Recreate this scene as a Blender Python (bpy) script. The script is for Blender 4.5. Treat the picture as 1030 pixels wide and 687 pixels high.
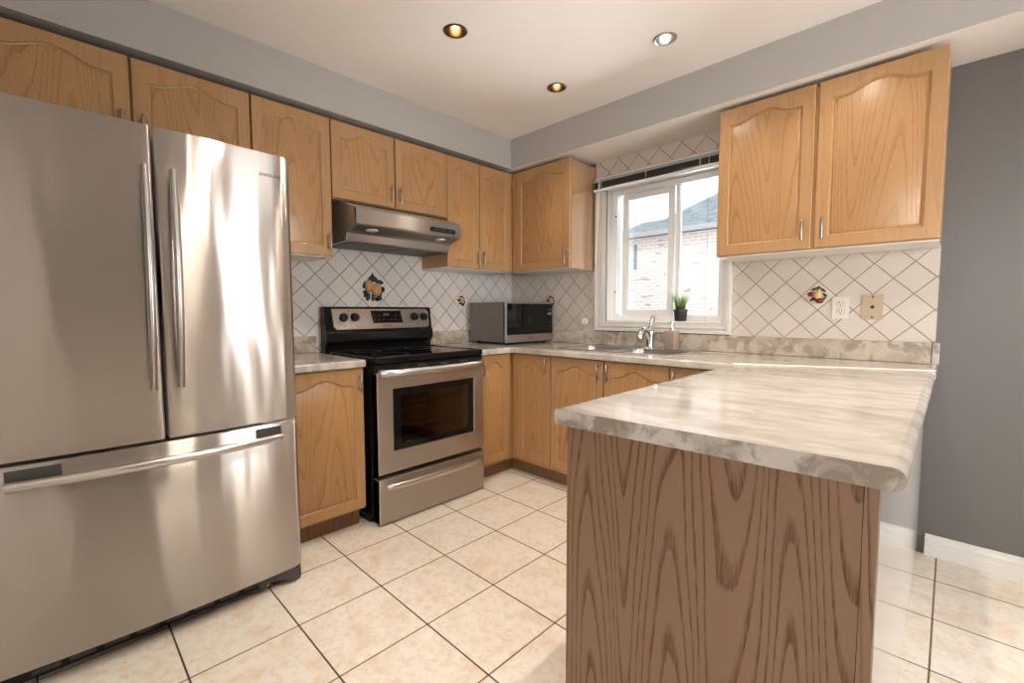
import bpy, bmesh, math, random
from mathutils import Vector, Matrix
for o in list(bpy.data.objects): bpy.data.objects.remove(o)
SC = bpy.context.scene
COL = SC.collection
random.seed(7)
PI = math.pi
# ------------------------------------------------------------------ camera
cd = bpy.data.cameras.new('camera'); cam = bpy.data.objects.new('camera', cd); COL.objects.link(cam)
SC.camera = cam
_y, _p, _r = math.radians(44.2828), math.radians(-3.7253), math.radians(-0.1078)
fw = Vector((-math.sin(_y)*math.cos(_p), math.cos(_y)*math.cos(_p), math.sin(_p)))
rt = Vector((math.cos(_y), math.sin(_y), 0)); up = rt.cross(fw)
r2 = rt*math.cos(_r)+up*math.sin(_r); u2 = -rt*math.sin(_r)+up*math.cos(_r)
cam.matrix_world = Matrix(((r2.x, u2.x, -fw.x, 2.8212), (r2.y, u2.y, -fw.y, -2.879), (r2.z, u2.z, -fw.z, 1.165), (0, 0, 0, 1)))
cd.sensor_width = 36.0; cd.lens = 452.34/1030*36.0
cd.shift_x = -0.7856/1030; cd.shift_y = -0.9849/1030
cd.clip_start = 0.02; cd.clip_end = 200
# ------------------------------------------------------------------ world, sun, daylight, exposure
SC.view_settings.view_transform = 'Standard'; SC.view_settings.look = 'None'
SC.view_settings.exposure = 0.56; SC.view_settings.gamma = 1.0; SC.view_settings.use_curve_mapping = False
w = bpy.data.worlds.new('sky'); SC.world = w; w.use_nodes = True
w.node_tree.nodes['Background'].inputs[0].default_value = (0.93, 0.96, 1.0, 1)
w.node_tree.nodes['Background'].inputs[1].default_value = 1.1
def light(name, typ, loc, energy, color=(1, 1, 1), rot=None, parent=None, **kw):
    l = bpy.data.lights.new(name, typ); l.energy = energy; l.color = color
    for k, v in kw.items(): setattr(l, k, v)
    o = bpy.data.objects.new(name, l); COL.objects.link(o); o.location = loc
    if rot is not None: o.rotation_euler = rot
    if parent: o.parent = parent
    return o
def aim(d): return Vector(d).to_track_quat('-Z', 'Y').to_euler()
light('sun', 'SUN', (0, -10, 20), 1.1, (1, 0.95, 0.9), aim((-0.35, 0.75, -0.75)), angle=0.02)
# added lamps for daylight: patio door, unseen front window, sky over kitchen window
light('patio_daylight', 'AREA', (4.75, -1.0, 1.3), 78, (1, 0.985, 0.96), aim((-1, -0.1, -0.15)), shape='RECTANGLE', size=0.9, size_y=2.0)
light('added_front_fill', 'AREA', (3.6, -5.75, 1.7), 95, (1, 0.97, 0.93), aim((-0.15, 1, 0.1)), shape='RECTANGLE', size=1.2, size_y=1.2)  # added lamp, fills from behind through the made-up front window
light('kitchen_window_daylight', 'AREA', (1.4, 1.5, 3.1), 230, (0.98, 0.99, 1), aim((0, -0.62, -0.78)), shape='RECTANGLE', size=2.4, size_y=1.4)
light('added_ground_fill', 'AREA', (1.4, 1.3, -0.5), 620, (0.97, 0.98, 1), aim((0, -0.3, 1)), shape='RECTANGLE', size=4.5, size_y=1.9)  # added unseen lamp aimed up to brighten soffit underside and ceiling
light('added_low_fill', 'AREA', (1.4, 2.3, 0.42), 110, (1, 0.99, 0.98), aim((0, -1, 0.4)), shape='RECTANGLE', size=3.0, size_y=0.9)  # added lamp hidden below the sill, lifts the soffit underside and ceiling
SC.cycles.use_denoising = True
SC.cycles.max_bounces = 10; SC.cycles.diffuse_bounces = 5; SC.cycles.glossy_bounces = 4
SC.cycles.transparent_max_bounces = 12; SC.cycles.sample_clamp_indirect = 6.0
SC.cycles.caustics_reflective = False; SC.cycles.caustics_refractive = False

# ------------------------------------------------------------------ material helpers
class NT:
    def __init__(s, name):
        s.m = bpy.data.materials.new(name); s.m.use_nodes = True
        s.t = s.m.node_tree; s.b = s.t.nodes['Principled BSDF']
    def n(s, typ, ins=None, out=0, **props):
        nd = s.t.nodes.new(typ)
        for k, v in props.items(): setattr(nd, k, v)
        for k, v in (ins or {}).items():
            sk = nd.inputs[k]
            if isinstance(v, bpy.types.NodeSocket): s.t.links.new(v, sk)
            else: sk.default_value = v
        return nd.outputs[out]
    def math(s, op, a, b=0.0, c=0.0): return s.n('ShaderNodeMath', {0: a, 1: b, 2: c}, operation=op)
    def mix(s, f, a, b, mode='MIX'):
        nd = s.t.nodes.new('ShaderNodeMix'); nd.data_type = 'RGBA'; nd.blend_type = mode
        for i, v in ((0, f), (6, a), (7, b)):
            if isinstance(v, bpy.types.NodeSocket): s.t.links.new(v, nd.inputs[i])
            else: nd.inputs[i].default_value = (*v, 1) if isinstance(v, tuple) and len(v) == 3 else v
        return nd.outputs[2]
    def ramp(s, f, stops, interp='LINEAR'):
        nd = s.t.nodes.new('ShaderNodeValToRGB'); nd.color_ramp.interpolation = interp
        s.t.links.new(f, nd.inputs[0]); el = nd.color_ramp.elements
        while len(el) < len(stops): el.new(0.5)
        for e, (p, c) in zip(el, stops):
            e.position = p; e.color = (*c, 1) if isinstance(c, tuple) else (c, c, c, 1)
        return nd.outputs[0]
    def set(s, **kw):
        for k, v in kw.items():
            k = k.replace('_', ' ')
            sk = s.b.inputs[k]
            if isinstance(v, bpy.types.NodeSocket): s.t.links.new(v, sk)
            else: sk.default_value = (*v, 1) if isinstance(v, tuple) and len(v) == 3 and sk.type == 'RGBA' else v
        return s
    def bump(s, h, dist, strength=1.0, normal=None):
        ins = {'Height': h, 'Distance': dist, 'Strength': strength}
        if normal is not None: ins['Normal'] = normal
        return s.n('ShaderNodeBump', ins)
    def obj(s): return s.n('ShaderNodeTexCoord', out=3)
    def sep(s, v):
        nd = s.t.nodes.new('ShaderNodeSeparateXYZ'); s.t.links.new(v, nd.inputs[0]); return nd.outputs
    def comb(s, x, y, z): return s.n('ShaderNodeCombineXYZ', {0: x, 1: y, 2: z})
    def noise(s, vec, scale, detail=3, rough=0.5, dist=0.0, w=None, out=0):
        ins = {'Vector': vec, 'Scale': scale, 'Detail': detail, 'Roughness': rough, 'Distortion': dist}
        if w is not None: ins['W'] = w
        return s.n('ShaderNodeTexNoise', ins, out=out, noise_dimensions='4D' if w is not None else '3D')

def plain(name, col, rough=0.5, metal=0.0, **kw):
    return NT(name).set(Base_Color=col, Roughness=rough, Metallic=metal, **kw).m

def wood(name, base, dark, F=4.0, A=2.6, B=2.2, line=0.75, pore=0.35, rough=0.27, width=0.32, zs=0.55):
    """oak: growth lines are the level curves of a vertically stretched noise plus a vertical ramp (cathedral arches)"""
    k = NT(name); P = k.sep(k.obj()); rnd = k.n('ShaderNodeObjectInfo', out=5)
    u = k.math('ADD', P[0], P[1]); wv = k.math('MULTIPLY', rnd, 37.0)
    v1 = k.comb(k.math('MULTIPLY', u, 5.0), 0.0, k.math('MULTIPLY', P[2], zs))
    n1 = k.noise(v1, 1.0, 1.5, 0.45, 0.0, wv)
    v2 = k.comb(k.math('MULTIPLY', u, 30.0), 0.0, k.math('MULTIPLY', P[2], 9.0))
    n2 = k.noise(v2, 1.0, 2, 0.5, 0.0, wv)
    ph = k.math('ADD', k.math('MULTIPLY', u, F*2*PI), k.math('ADD', k.math('MULTIPLY', n1, 7.0), k.math('MULTIPLY', rnd, 6.3)))
    f = k.math('MULTIPLY', k.math('COSINE', ph), -A)
    f = k.math('ADD', f, k.math('MULTIPLY', P[2], B))
    f = k.math('ADD', f, k.math('MULTIPLY', k.noise(v1, 2.1, 1, 0.4, 0.0, wv), 2.5))
    f = k.math('ADD', f, k.math('MULTIPLY', n2, 0.30))
    fr = k.math('FRACT', f)
    ln = k.ramp(fr, [(0.0, 0.0), (0.04, 1.0), (width*0.5, 0.75), (width, 0.0)])
    v3 = k.comb(k.math('MULTIPLY', u, 420.0), 0.0, k.math('MULTIPLY', P[2], 26.0))
    n3 = k.noise(v3, 1.0, 2, 0.6, 0.0, wv)
    pr = k.ramp(n3, [(0.35, 0.25), (0.6, 1.0)])
    n4 = k.noise(k.comb(k.math('MULTIPLY', u, 5.0), 0.0, P[2]), 1.0, 2, 0.5, 0.0, wv)
    d = k.math('MULTIPLY', k.math('MULTIPLY', ln, pr), line)
    d = k.math('ADD', d, k.math('MULTIPLY', k.ramp(n3, [(0.52, 0.0), (0.75, 1.0)]), pore))
    c0 = k.mix(k.ramp(n4, [(0.3, 0.0), (0.7, 1.0)]), base, tuple(x*0.86 for x in base))
    c = k.mix(k.math('MINIMUM', d, 1.0), c0, dark)
    k.set(Base_Color=c, Roughness=rough, Specular_IOR_Level=0.45, Normal=k.bump(k.math('MULTIPLY', d, -1.0), 0.0004, 0.5))
    return k.m

M = {}
OAKB, OAKD = (0.44, 0.25, 0.115), (0.27, 0.125, 0.042)
M['oak'] = wood('oak_frame', OAKB, OAKD, F=5.0, A=0.8, B=0.6, zs=0.4, line=0.35, pore=0.3, width=0.25)
M['oak_panel'] = wood('oak_panel', (0.45, 0.25, 0.11), (0.26, 0.118, 0.038), F=3.2, A=2.6, B=4.2, zs=0.5, line=0.62, pore=0.3, width=0.34)
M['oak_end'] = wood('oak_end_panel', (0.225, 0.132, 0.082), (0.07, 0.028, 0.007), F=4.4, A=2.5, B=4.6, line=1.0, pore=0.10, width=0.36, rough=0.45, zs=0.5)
k_ = wood('oak_varnished', OAKB, OAKD, F=5.0, A=0.8, B=0.6, zs=0.4, line=0.35, pore=0.3, width=0.25, rough=0.2)
pb = k_.node_tree.nodes['Principled BSDF']; pb.inputs['Coat Weight'].default_value = 1.0; pb.inputs['Coat Roughness'].default_value = 0.1; pb.inputs['Coat IOR'].default_value = 2.3
M['oak_gloss'] = k_
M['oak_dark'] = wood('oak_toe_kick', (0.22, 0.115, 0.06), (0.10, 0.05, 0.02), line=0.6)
M['melamine'] = plain('white_melamine', (0.78, 0.75, 0.70), 0.35)
M['black'] = plain('black_enamel', (0.006, 0.006, 0.0065), 0.14, Specular_IOR_Level=0.3)
M['black_matte'] = plain('black_plastic', (0.009, 0.009, 0.0095), 0.4, Specular_IOR_Level=0.3)
M['black_glass'] = plain('black_glass', (0.006, 0.006, 0.007), 0.05, Specular_IOR_Level=0.3)
M['chrome'] = plain('chrome', (0.85, 0.85, 0.86), 0.08, 1.0)
M['nickel'] = plain('brushed_nickel', (0.36, 0.33, 0.30), 0.34, 1.0)
M['vinyl'] = plain('white_vinyl', (0.82, 0.82, 0.81), 0.35)
M['trim'] = plain('white_trim_paint', (0.66, 0.64, 0.61), 0.4)
M['white_plastic'] = plain('white_plastic', (0.64, 0.595, 0.55), 0.35)
M['beige_plastic'] = plain('beige_plastic', (0.43, 0.34, 0.225), 0.4)
M['dark_slot'] = plain('dark_slot', (0.02, 0.015, 0.012), 0.6)
M['grey_mark'] = plain('grey_lettering', (0.10, 0.10, 0.10), 0.4)
M['pale_mark'] = plain('pale_lettering', (0.55, 0.55, 0.55), 0.4)
M['taupe'] = plain('taupe_ceramic', (0.36, 0.28, 0.22), 0.4)
M['pot'] = plain('black_pot', (0.02, 0.02, 0.022), 0.4)
M['soil'] = plain('soil', (0.04, 0.028, 0.02), 0.9)
M['bronze'] = plain('bronze', (0.20, 0.11, 0.055), 0.3, 1.0)
M['led'] = NT('display_digits').set(Base_Color=(0.02, 0.03, 0.01), Emission_Color=(0.5, 0.7, 0.2), Emission_Strength=0.04).m
M['cavity'] = plain('oven_enamel', (0.22, 0.18, 0.15), 0.35)
M['fridge_side'] = plain('fridge_grey_side', (0.12, 0.12, 0.125), 0.45)
M['dark_grey'] = plain('dark_grey_plastic', (0.06, 0.058, 0.055), 0.4)
M['headrail'] = plain('grey_headrail', (0.33, 0.33, 0.33), 0.35)
M['blind'] = plain('grey_blind_slat', (0.17, 0.165, 0.16), 0.4)
M['leaf_dark'] = plain('glazed_dark_leaf', (0.015, 0.03, 0.03), 0.25)
M['pear'] = plain('glazed_yellow_pear', (0.55, 0.32, 0.11), 0.22)
M['pear_pale'] = plain('glazed_pale_pear', (0.55, 0.38, 0.12), 0.22)
M['gap_shade'] = plain('brown_gap_shade', (0.10, 0.06, 0.035), 0.6)
M['plum'] = plain('glazed_dark_plum', (0.02, 0.012, 0.03), 0.2)
M['red_fruit'] = plain('glazed_red_fruit', (0.20, 0.012, 0.02), 0.22)
M['tile_glaze'] = plain('decor_tile_glaze', (0.74, 0.72, 0.69), 0.12)
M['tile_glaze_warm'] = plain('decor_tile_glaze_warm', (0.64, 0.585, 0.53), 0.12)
M['grass'] = None
k = NT('grass_blade'); P = k.sep(k.obj()); k.set(Base_Color=k.ramp(k.math('MULTIPLY', P[2], 14.0), [(0.1, (0.02, 0.06, 0.012)), (0.9, (0.20, 0.36, 0.07))]), Roughness=0.5); M['grass'] = k.m

def steel(name, col=(0.58, 0.565, 0.55), rough=0.3, aniso=0.8, tangent=(0, 1, 0), wav=0.0, axis=1):
    k = NT(name); P = k.sep(k.obj())
    tn = k.comb(*tangent)
    t = k.t; t.nodes.remove(k.b)
    gl = t.nodes.new('ShaderNodeBsdfAnisotropic'); gl.inputs['Color'].default_value = (*col, 1)
    gl.inputs['Roughness'].default_value = rough; gl.inputs['Anisotropy'].default_value = aniso; t.links.new(tn, gl.inputs['Tangent'])
    if wav:
        wv = k.comb(0.0, k.math('MULTIPLY', P[1], 9.0), k.math('MULTIPLY', P[2], 1.6))
        t.links.new(k.bump(k.noise(wv, 1.0, 1, 0.4), wav, 1.0), gl.inputs['Normal'])
    out = [n for n in t.nodes if n.type == 'OUTPUT_MATERIAL'][0]; t.links.new(gl.outputs[0], out.inputs[0])
    return k.m
M['steel'] = steel('brushed_steel_door', (0.505, 0.47, 0.44), 0.30, 0.78, wav=0.005)
M['steel_plain'] = steel('brushed_steel', (0.55, 0.515, 0.48), 0.32, 0.7)
M['steel_h'] = steel('brushed_steel_band', (0.56, 0.54, 0.52), 0.30, 0.65)
M['steel_sat'] = plain('satin_steel', (0.60, 0.575, 0.555), 0.3, 1.0)
M['steel_dark'] = plain('hood_underside_steel', (0.26, 0.25, 0.24), 0.38, 1.0)
M['filter'] = plain('hood_filter_mesh', (0.12, 0.115, 0.11), 0.5, 0.9)
M['mw_grey'] = plain('microwave_grey_case', (0.185, 0.16, 0.14), 0.38, 0.35)

def laminate(name, stretch, contrast=1.0, tone=1.0, tint=(1, 0.985, 0.965)):
    k = NT(name); P = k.sep(k.obj())
    v = k.comb(k.math('MULTIPLY', P[0], stretch[0]), k.math('MULTIPLY', P[1], stretch[1]), k.math('MULTIPLY', P[2], stretch[2]))
    a = k.noise(v, 6.0, 6, 0.62, 0.6); b = k.noise(v, 11.0, 5, 0.6, 0.7); c = k.noise(v, 34.0, 3, 0.6, 0.8)
    base = k.ramp(a, [(0.28, (0.40, 0.35, 0.31)), (0.43, (0.57, 0.525, 0.48)), (0.56, (0.70, 0.665, 0.625)), (0.74, (0.60, 0.55, 0.505))])
    base = k.mix(1.0, base, (tone*tint[0], tone*tint[1], tone*tint[2]), 'MULTIPLY')
    vein = k.ramp(b, [(0.40, 0.6*contrast), (0.47, 0.35*contrast), (0.52, 0.0), (0.66, 0.0)])
    col = k.mix(vein, base, (0.34*tone, 0.28*tone, 0.23*tone))
    col = k.mix(k.ramp(c, [(0.55, 0.0), (0.72, 0.35*contrast)]), col, (0.47, 0.36, 0.26))
    k.set(Base_Color=col, Roughness=0.13, Specular_IOR_Level=0.75)
    return k.m
M['laminate'] = laminate('marbled_laminate_top', (0.55, 1.5, 1.0), 0.6, 0.80)
M['laminate_strip'] = laminate('marbled_laminate_backsplash', (1.2, 1.2, 1.2), 1.3, 0.72, (1.0, 0.92, 0.83))
M['laminate_bead'] = plain('polished_pale_bead', (0.72, 0.68, 0.63), 0.12, Specular_IOR_Level=0.8)
M['laminate_edge'] = laminate('marbled_laminate_strip', (1.2, 1.2, 1.2), 1.5, 0.66)

# wall tiles on the diagonal: lattice vertex (u0, v0), diagonal D
def diag_tile(name, axis, u0, v0, D, base, grout, gw=0.022):
    k = NT(name); P = k.sep(k.obj()); u = k.math('SUBTRACT', P[axis], u0); v = k.math('SUBTRACT', P[2], v0)
    a = k.math('DIVIDE', k.math('ADD', u, v), D); b = k.math('DIVIDE', k.math('SUBTRACT', u, v), D)
    fa, fb = k.math('FRACT', a), k.math('FRACT', b); ia, ib = k.math('FLOOR', a), k.math('FLOOR', b)
    def edge(f): return k.math('MINIMUM', f, k.math('SUBTRACT', 1.0, f))
    e = k.math('MINIMUM', edge(fa), edge(fb))
    g = k.ramp(e, [(gw*0.35, 1.0), (gw, 0.0)])
    rv = k.n('ShaderNodeTexWhiteNoise', {'Vector': k.comb(ia, ib, 0.0)}, out=1, noise_dimensions='3D'); R = k.sep(rv)
    col0 = k.mix(R[2], base, tuple(x*0.94 for x in base))
    col = k.mix(g, col0, grout)
    tilt = k.math('ADD', k.math('MULTIPLY', k.math('SUBTRACT', R[0], 0.5), fa), k.math('MULTIPLY', k.math('SUBTRACT', R[1], 0.5), fb))
    h = k.math('SUBTRACT', k.math('MULTIPLY', tilt, 0.9), k.math('MULTIPLY', g, 0.9))
    h = k.math('ADD', h, k.math('MULTIPLY', k.noise(k.obj(), 14.0, 1, 0.4), 0.5))
    k.set(Base_Color=col, Roughness=k.math('ADD', k.math('MULTIPLY', g, 0.5), 0.11), Normal=k.bump(h, 0.0035, 1.0))
    return k.m
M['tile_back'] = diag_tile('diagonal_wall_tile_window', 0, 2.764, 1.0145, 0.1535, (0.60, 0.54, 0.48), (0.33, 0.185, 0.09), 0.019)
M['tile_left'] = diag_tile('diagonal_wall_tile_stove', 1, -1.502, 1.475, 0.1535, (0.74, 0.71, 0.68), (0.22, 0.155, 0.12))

# floor tiles
k = NT('beige_floor_tile'); P = k.sep(k.obj()); T = 0.337
a = k.math('DIVIDE', k.math('SUBTRACT', P[0], 0.7962), T); b = k.math('DIVIDE', k.math('SUBTRACT', P[1], -0.9421), T)
fa, fb = k.math('FRACT', a), k.math('FRACT', b)
def edge(f): return k.math('MINIMUM', f, k.math('SUBTRACT', 1.0, f))
e = k.math('MINIMUM', edge(fa), edge(fb)); g = k.ramp(e, [(0.006, 1.0), (0.011, 0.0)])
R = k.n('ShaderNodeTexWhiteNoise', {'Vector': k.comb(k.math('FLOOR', a), k.math('FLOOR', b), 0.0)}, out=1)
vv = k.n('ShaderNodeVectorMath', {0: k.obj(), 1: k.n('ShaderNodeVectorMath', {0: R, 1: (9.0, 9.0, 9.0)}, operation='MULTIPLY')}, operation='ADD')
n1 = k.noise(vv, 9.0, 5, 0.65, 0.6); n2 = k.noise(vv, 34.0, 4, 0.7, 0.3)
c = k.ramp(n1, [(0.30, (0.86, 0.81, 0.73)), (0.50, (0.84, 0.77, 0.67)), (0.70, (0.76, 0.63, 0.50))])
c = k.mix(k.ramp(n2, [(0.48, 0.0), (0.72, 0.75)]), c, (0.70, 0.53, 0.36))
gx = k.ramp(edge(fa), [(0.006, 1.0), (0.011, 0.0)]); gy = k.ramp(edge(fb), [(0.006, 1.0), (0.011, 0.0)])
c = k.mix(gx, c, (0.20, 0.105, 0.05)); c = k.mix(gy, c, (0.045, 0.025, 0.015))
k.set(Base_Color=c, Roughness=k.math('ADD', k.math('MULTIPLY', g, 0.5), 0.28), Normal=k.bump(k.math('ADD', k.math('MULTIPLY', g, -1.0), k.math('MULTIPLY', n1, 0.12)), 0.002, 0.8))
M['floor'] = k.m

def paint(name, col, rough=0.6):
    k = NT(name); n = k.noise(k.obj(), 2.2, 2, 0.5); n2 = k.noise(k.obj(), 190.0, 2, 0.5)
    k.set(Base_Color=k.mix(n, col, tuple(x*0.95 for x in col)), Roughness=rough, Normal=k.bump(n2, 0.0004, 0.5)); return k.m
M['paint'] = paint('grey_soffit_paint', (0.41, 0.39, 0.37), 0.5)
M['back_wall_dark'] = paint('dark_grey_back_wall', (0.122, 0.113, 0.107), 0.42)  # back wall set to a darker grey than the soffits
M['paint_bounce'] = paint('pale_bounce_paint', (0.80, 0.78, 0.75), 0.5)  # unseen right and front walls made pale to throw more light back
M['added_hall'] = paint('added_hall_brown', (0.12, 0.10, 0.09), 0.6)
M['ceiling'] = paint('ceiling_paint', (0.90, 0.85, 0.80), 0.7)
# outdoor brick and roof
k = NT('pale_brick'); P = k.sep(k.obj())
bt = k.t.nodes.new('ShaderNodeTexBrick'); k.t.links.new(k.comb(k.math('ADD', P[0], P[1]), P[2], 0.0), bt.inputs['Vector'])
for nme, v in (('Scale', 1.0), ('Mortar Size', 0.012), ('Brick Width', 0.21), ('Row Height', 0.066)): bt.inputs[nme].default_value = v
bt.inputs['Color1'].default_value = (0.68, 0.585, 0.56, 1); bt.inputs['Color2'].default_value = (0.63, 0.54, 0.52, 1); bt.inputs['Mortar'].default_value = (0.80, 0.78, 0.76, 1)
dk = k.ramp(k.noise(k.comb(k.math('MULTIPLY', P[0], 3.0), P[1], k.math('MULTIPLY', P[2], 11.0)), 1.0, 1, 0.5), [(0.64, 0.0), (0.67, 1.0)], 'LINEAR')
k.set(Base_Color=k.mix(k.math('MULTIPLY', dk, 0.6), bt.outputs[0], (0.25, 0.2, 0.2)), Roughness=0.85); M['brick'] = k.m
k = NT('grey_blue_shingle'); P = k.sep(k.obj()); 
k.set(Base_Color=k.ramp(k.noise(k.comb(k.math('MULTIPLY', P[0], 5.0), k.math('MULTIPLY', P[1], 9.0), k.math('MULTIPLY', P[2], 14.0)), 1.0, 3, 0.6), [(0.35, (0.17, 0.22, 0.25)), (0.65, (0.30, 0.36, 0.39))]), Roughness=0.85); M['roof'] = k.m
k = NT('lawn'); k.set(Base_Color=k.ramp(k.noise(k.obj(), 3.0, 4), [(0.3, (0.25, 0.27, 0.2)), (0.7, (0.4, 0.4, 0.34))]), Roughness=0.9); M['lawn'] = k.m
M['gutter'] = plain('grey_gutter', (0.34, 0.36, 0.38), 0.5)
M['far_glass'] = plain('house_window_glass', (0.20, 0.28, 0.33), 0.1)

def glass(name, tint=(1, 1, 1), refl=0.9):
    k = NT(name); t = k.t; t.nodes.remove(k.b)
    tr = t.nodes.new('ShaderNodeBsdfTransparent'); tr.inputs[0].default_value = (*tint, 1)
    gl = t.nodes.new('ShaderNodeBsdfGlossy'); gl.inputs['Roughness'].default_value = 0.02; gl.inputs[0].default_value = (refl, refl, refl, 1)
    fr = t.nodes.new('ShaderNodeFresnel'); fr.inputs[0].default_value = 1.5
    mx = t.nodes.new('ShaderNodeMixShader'); t.links.new(fr.outputs[0], mx.inputs[0]); t.links.new(tr.outputs[0], mx.inputs[1]); t.links.new(gl.outputs[0], mx.inputs[2])
    out = [n for n in t.nodes if n.type == 'OUTPUT_MATERIAL'][0]; t.links.new(mx.outputs[0], out.inputs[0]); return k.m
M['glass'] = glass('window_glass')
M['oven_glass'] = glass('oven_door_glass', (0.55, 0.50, 0.44))
def emit(name, col, s):
    return NT(name).set(Base_Color=(0, 0, 0), Emission_Color=col, Emission_Strength=s).m
M['bulb'] = emit('warm_bulb', (1.0, 0.82, 0.55), 9.0)
M['bulb_white'] = emit('white_bulb', (1.0, 0.95, 0.85), 8.0)

# ------------------------------------------------------------------ mesh helpers
class MB:
    def __init__(s): s.bm = bmesh.new()
    def _v(s, pts): return [s.bm.verts.new(p) for p in pts]
    def face(s, vs, mi=0):
        try: f = s.bm.faces.new(vs); f.material_index = mi; return f
        except ValueError: return None
    def box(s, x0, x1, y0, y1, z0, z1, mi=0):
        v = s._v([(x, y, z) for x in (x0, x1) for y in (y0, y1) for z in (z0, z1)])
        for q in ((0, 1, 3, 2), (4, 6, 7, 5), (0, 4, 5, 1), (2, 3, 7, 6), (0, 2, 6, 4), (1, 5, 7, 3)): s.face([v[i] for i in q], mi)
        return s
    def loft(s, rings, cap0=True, cap1=True, mi=0, closed=True):
        R = [s._v(r) for r in rings]; n = len(R[0])
        for a, b in zip(R, R[1:]):
            for i in range(n if closed else n-1):
                j = (i+1) % n; s.face([a[i], a[j], b[j], b[i]], mi)
        if cap0: s.fill(R[0], mi)
        if cap1: s.fill(R[-1], mi)
        return R
    def fill(s, loop, mi=0):
        if len(loop) <= 4: s.face(loop, mi); return
        es = []
        for i in range(len(loop)):
            a, b = loop[i], loop[(i+1) % len(loop)]
            e = s.bm.edges.get((a, b)) or s.bm.edges.new((a, b)); es.append(e)
        r = bmesh.ops.triangle_fill(s.bm, use_beauty=True, use_dissolve=False, edges=es)
        for g in r['geom']:
            if isinstance(g, bmesh.types.BMFace): g.material_index = mi
    def fill_holes(s, loops, mi=0):
        es = []
        for loop in loops:
            for i in range(len(loop)):
                a, b = loop[i], loop[(i+1) % len(loop)]
                es.append(s.bm.edges.get((a, b)) or s.bm.edges.new((a, b)))
        r = bmesh.ops.triangle_fill(s.bm, use_beauty=True, use_dissolve=False, edges=es)
        for g in r['geom']:
            if isinstance(g, bmesh.types.BMFace): g.material_index = mi
    def prism(s, outer, holes, f0, f1, mi=0):
        """outer/holes: 2-D loops; f0/f1 map (a,b) to 3-D on the two faces"""
        A = [[s.bm.verts.new(f0(*p)) for p in l] for l in [outer]+holes]; B = [[s.bm.verts.new(f1(*p)) for p in l] for l in [outer]+holes]
        for la, lb in zip(A, B):
            for i in range(len(la)):
                j = (i+1) % len(la); s.face([la[i], la[j], lb[j], lb[i]], mi)
        s.fill_holes(A, mi); s.fill_holes(B, mi); return s
    def tube(s, path, r, seg=12, mi=0, caps=True, flat=None):
        P = [Vector(p) for p in path]; rings = []; prev = None
        rr = r if isinstance(r, (list, tuple)) else [r]*len(P)
        for i, p in enumerate(P):
            d = (P[min(i+1, len(P)-1)]-P[max(i-1, 0)]).normalized()
            if prev is None:
                a = Vector((0, 0, 1)) if abs(d.z) < 0.9 else Vector((0, 1, 0))
                n = (a-d*a.dot(d)).normalized()
            else: n = (prev-d*prev.dot(d)).normalized()
            prev = n; b = d.cross(n)
            fl = flat or (1, 1)
            rings.append([p+(n*math.cos(t)*fl[0]+b*math.sin(t)*fl[1])*rr[i] for t in [2*PI*q/seg for q in range(seg)]])
        s.loft(rings, caps, caps, mi); return s
    def lathe(s, prof, c=(0, 0, 0), axis='z', seg=24, mi=0, caps=True):
        rings = []
        for r, h in prof:
            ring = []
            for q in range(seg):
                t = 2*PI*q/seg; a, b = r*math.cos(t), r*math.sin(t)
                p = {'z': (a, b, h), 'x': (h, a, b), 'y': (a, h, b)}[axis]
                ring.append((c[0]+p[0], c[1]+p[1], c[2]+p[2]))
            rings.append(ring)
        s.loft(rings, caps, caps, mi); return s
    def ball(s, c, r, seg=14, mi=0, rot=None, top=0.0):
        """ellipsoid; top > 0 narrows it upwards like a pear"""
        rx, ry, rz = r if isinstance(r, (tuple, list)) else (r, r, r); rings = []
        nn = max(6, seg//2)
        for i in range(1, nn):
            ph = PI*i/nn-PI/2; ring = []
            kk = 1.0-top*max(0.0, math.sin(ph))
            for q in range(seg):
                t = 2*PI*q/seg
                v = Vector((rx*math.cos(ph)*math.cos(t)*kk, ry*math.cos(ph)*math.sin(t)*kk, rz*math.sin(ph)))
                if rot: v = rot @ v
                ring.append(Vector(c)+v)
            rings.append(ring)
        s.loft(rings, True, True, mi); return s

def thing(name, label, cat, loc=(0, 0, 0), group=None):
    o = bpy.data.objects.new(name, None); COL.objects.link(o); o.location = loc; o.empty_display_size = 0.05
    o['label'] = label; o['category'] = cat
    if group: o['group'] = group
    return o
def wloc(o):
    v = Vector((0, 0, 0))
    while o: v += Vector(o.location); o = o.parent
    return v
def build(name, mb, mats, parent=None, bevel=0.0, seg=2, smooth=35, label=None, origin='centre', kind=None):
    bm = mb.bm
    bmesh.ops.recalc_face_normals(bm, faces=bm.faces[:])
    if origin == 'centre' :
        xs = [v.co for v in bm.verts]
        c = Vector([(min(v[i] for v in xs)+max(v[i] for v in xs))/2 for i in range(3)])
    elif origin == 'world': c = Vector((0, 0, 0))
    else: c = Vector(origin)
    for v in bm.verts: v.co -= c
    me = bpy.data.meshes.new(name); bm.to_mesh(me); bm.free()
    for m in (mats if isinstance(mats, (list, tuple)) else [mats]): me.materials.append(M[m] if isinstance(m, str) else m)
    o = bpy.data.objects.new(name, me); COL.objects.link(o)
    if parent: o.parent = parent; o.location = c-wloc(parent)
    else: o.location = c
    if smooth:
        for p in me.polygons: p.use_smooth = True
        me.set_sharp_from_angle(angle=math.radians(smooth))
    if bevel:
        md = o.modifiers.new('bevel', 'BEVEL'); md.width = bevel; md.segments = seg; md.limit_method = 'ANGLE'; md.angle_limit = math.radians(40); md.harden_normals = True
    if label: o['label'] = label
    if kind: o['kind'] = kind
    return o
def tag(o, label, cat, group=None):
    o['label'] = label; o['category'] = cat
    if group: o['group'] = group
    return o
def box(*a): return MB().box(*a)
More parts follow.
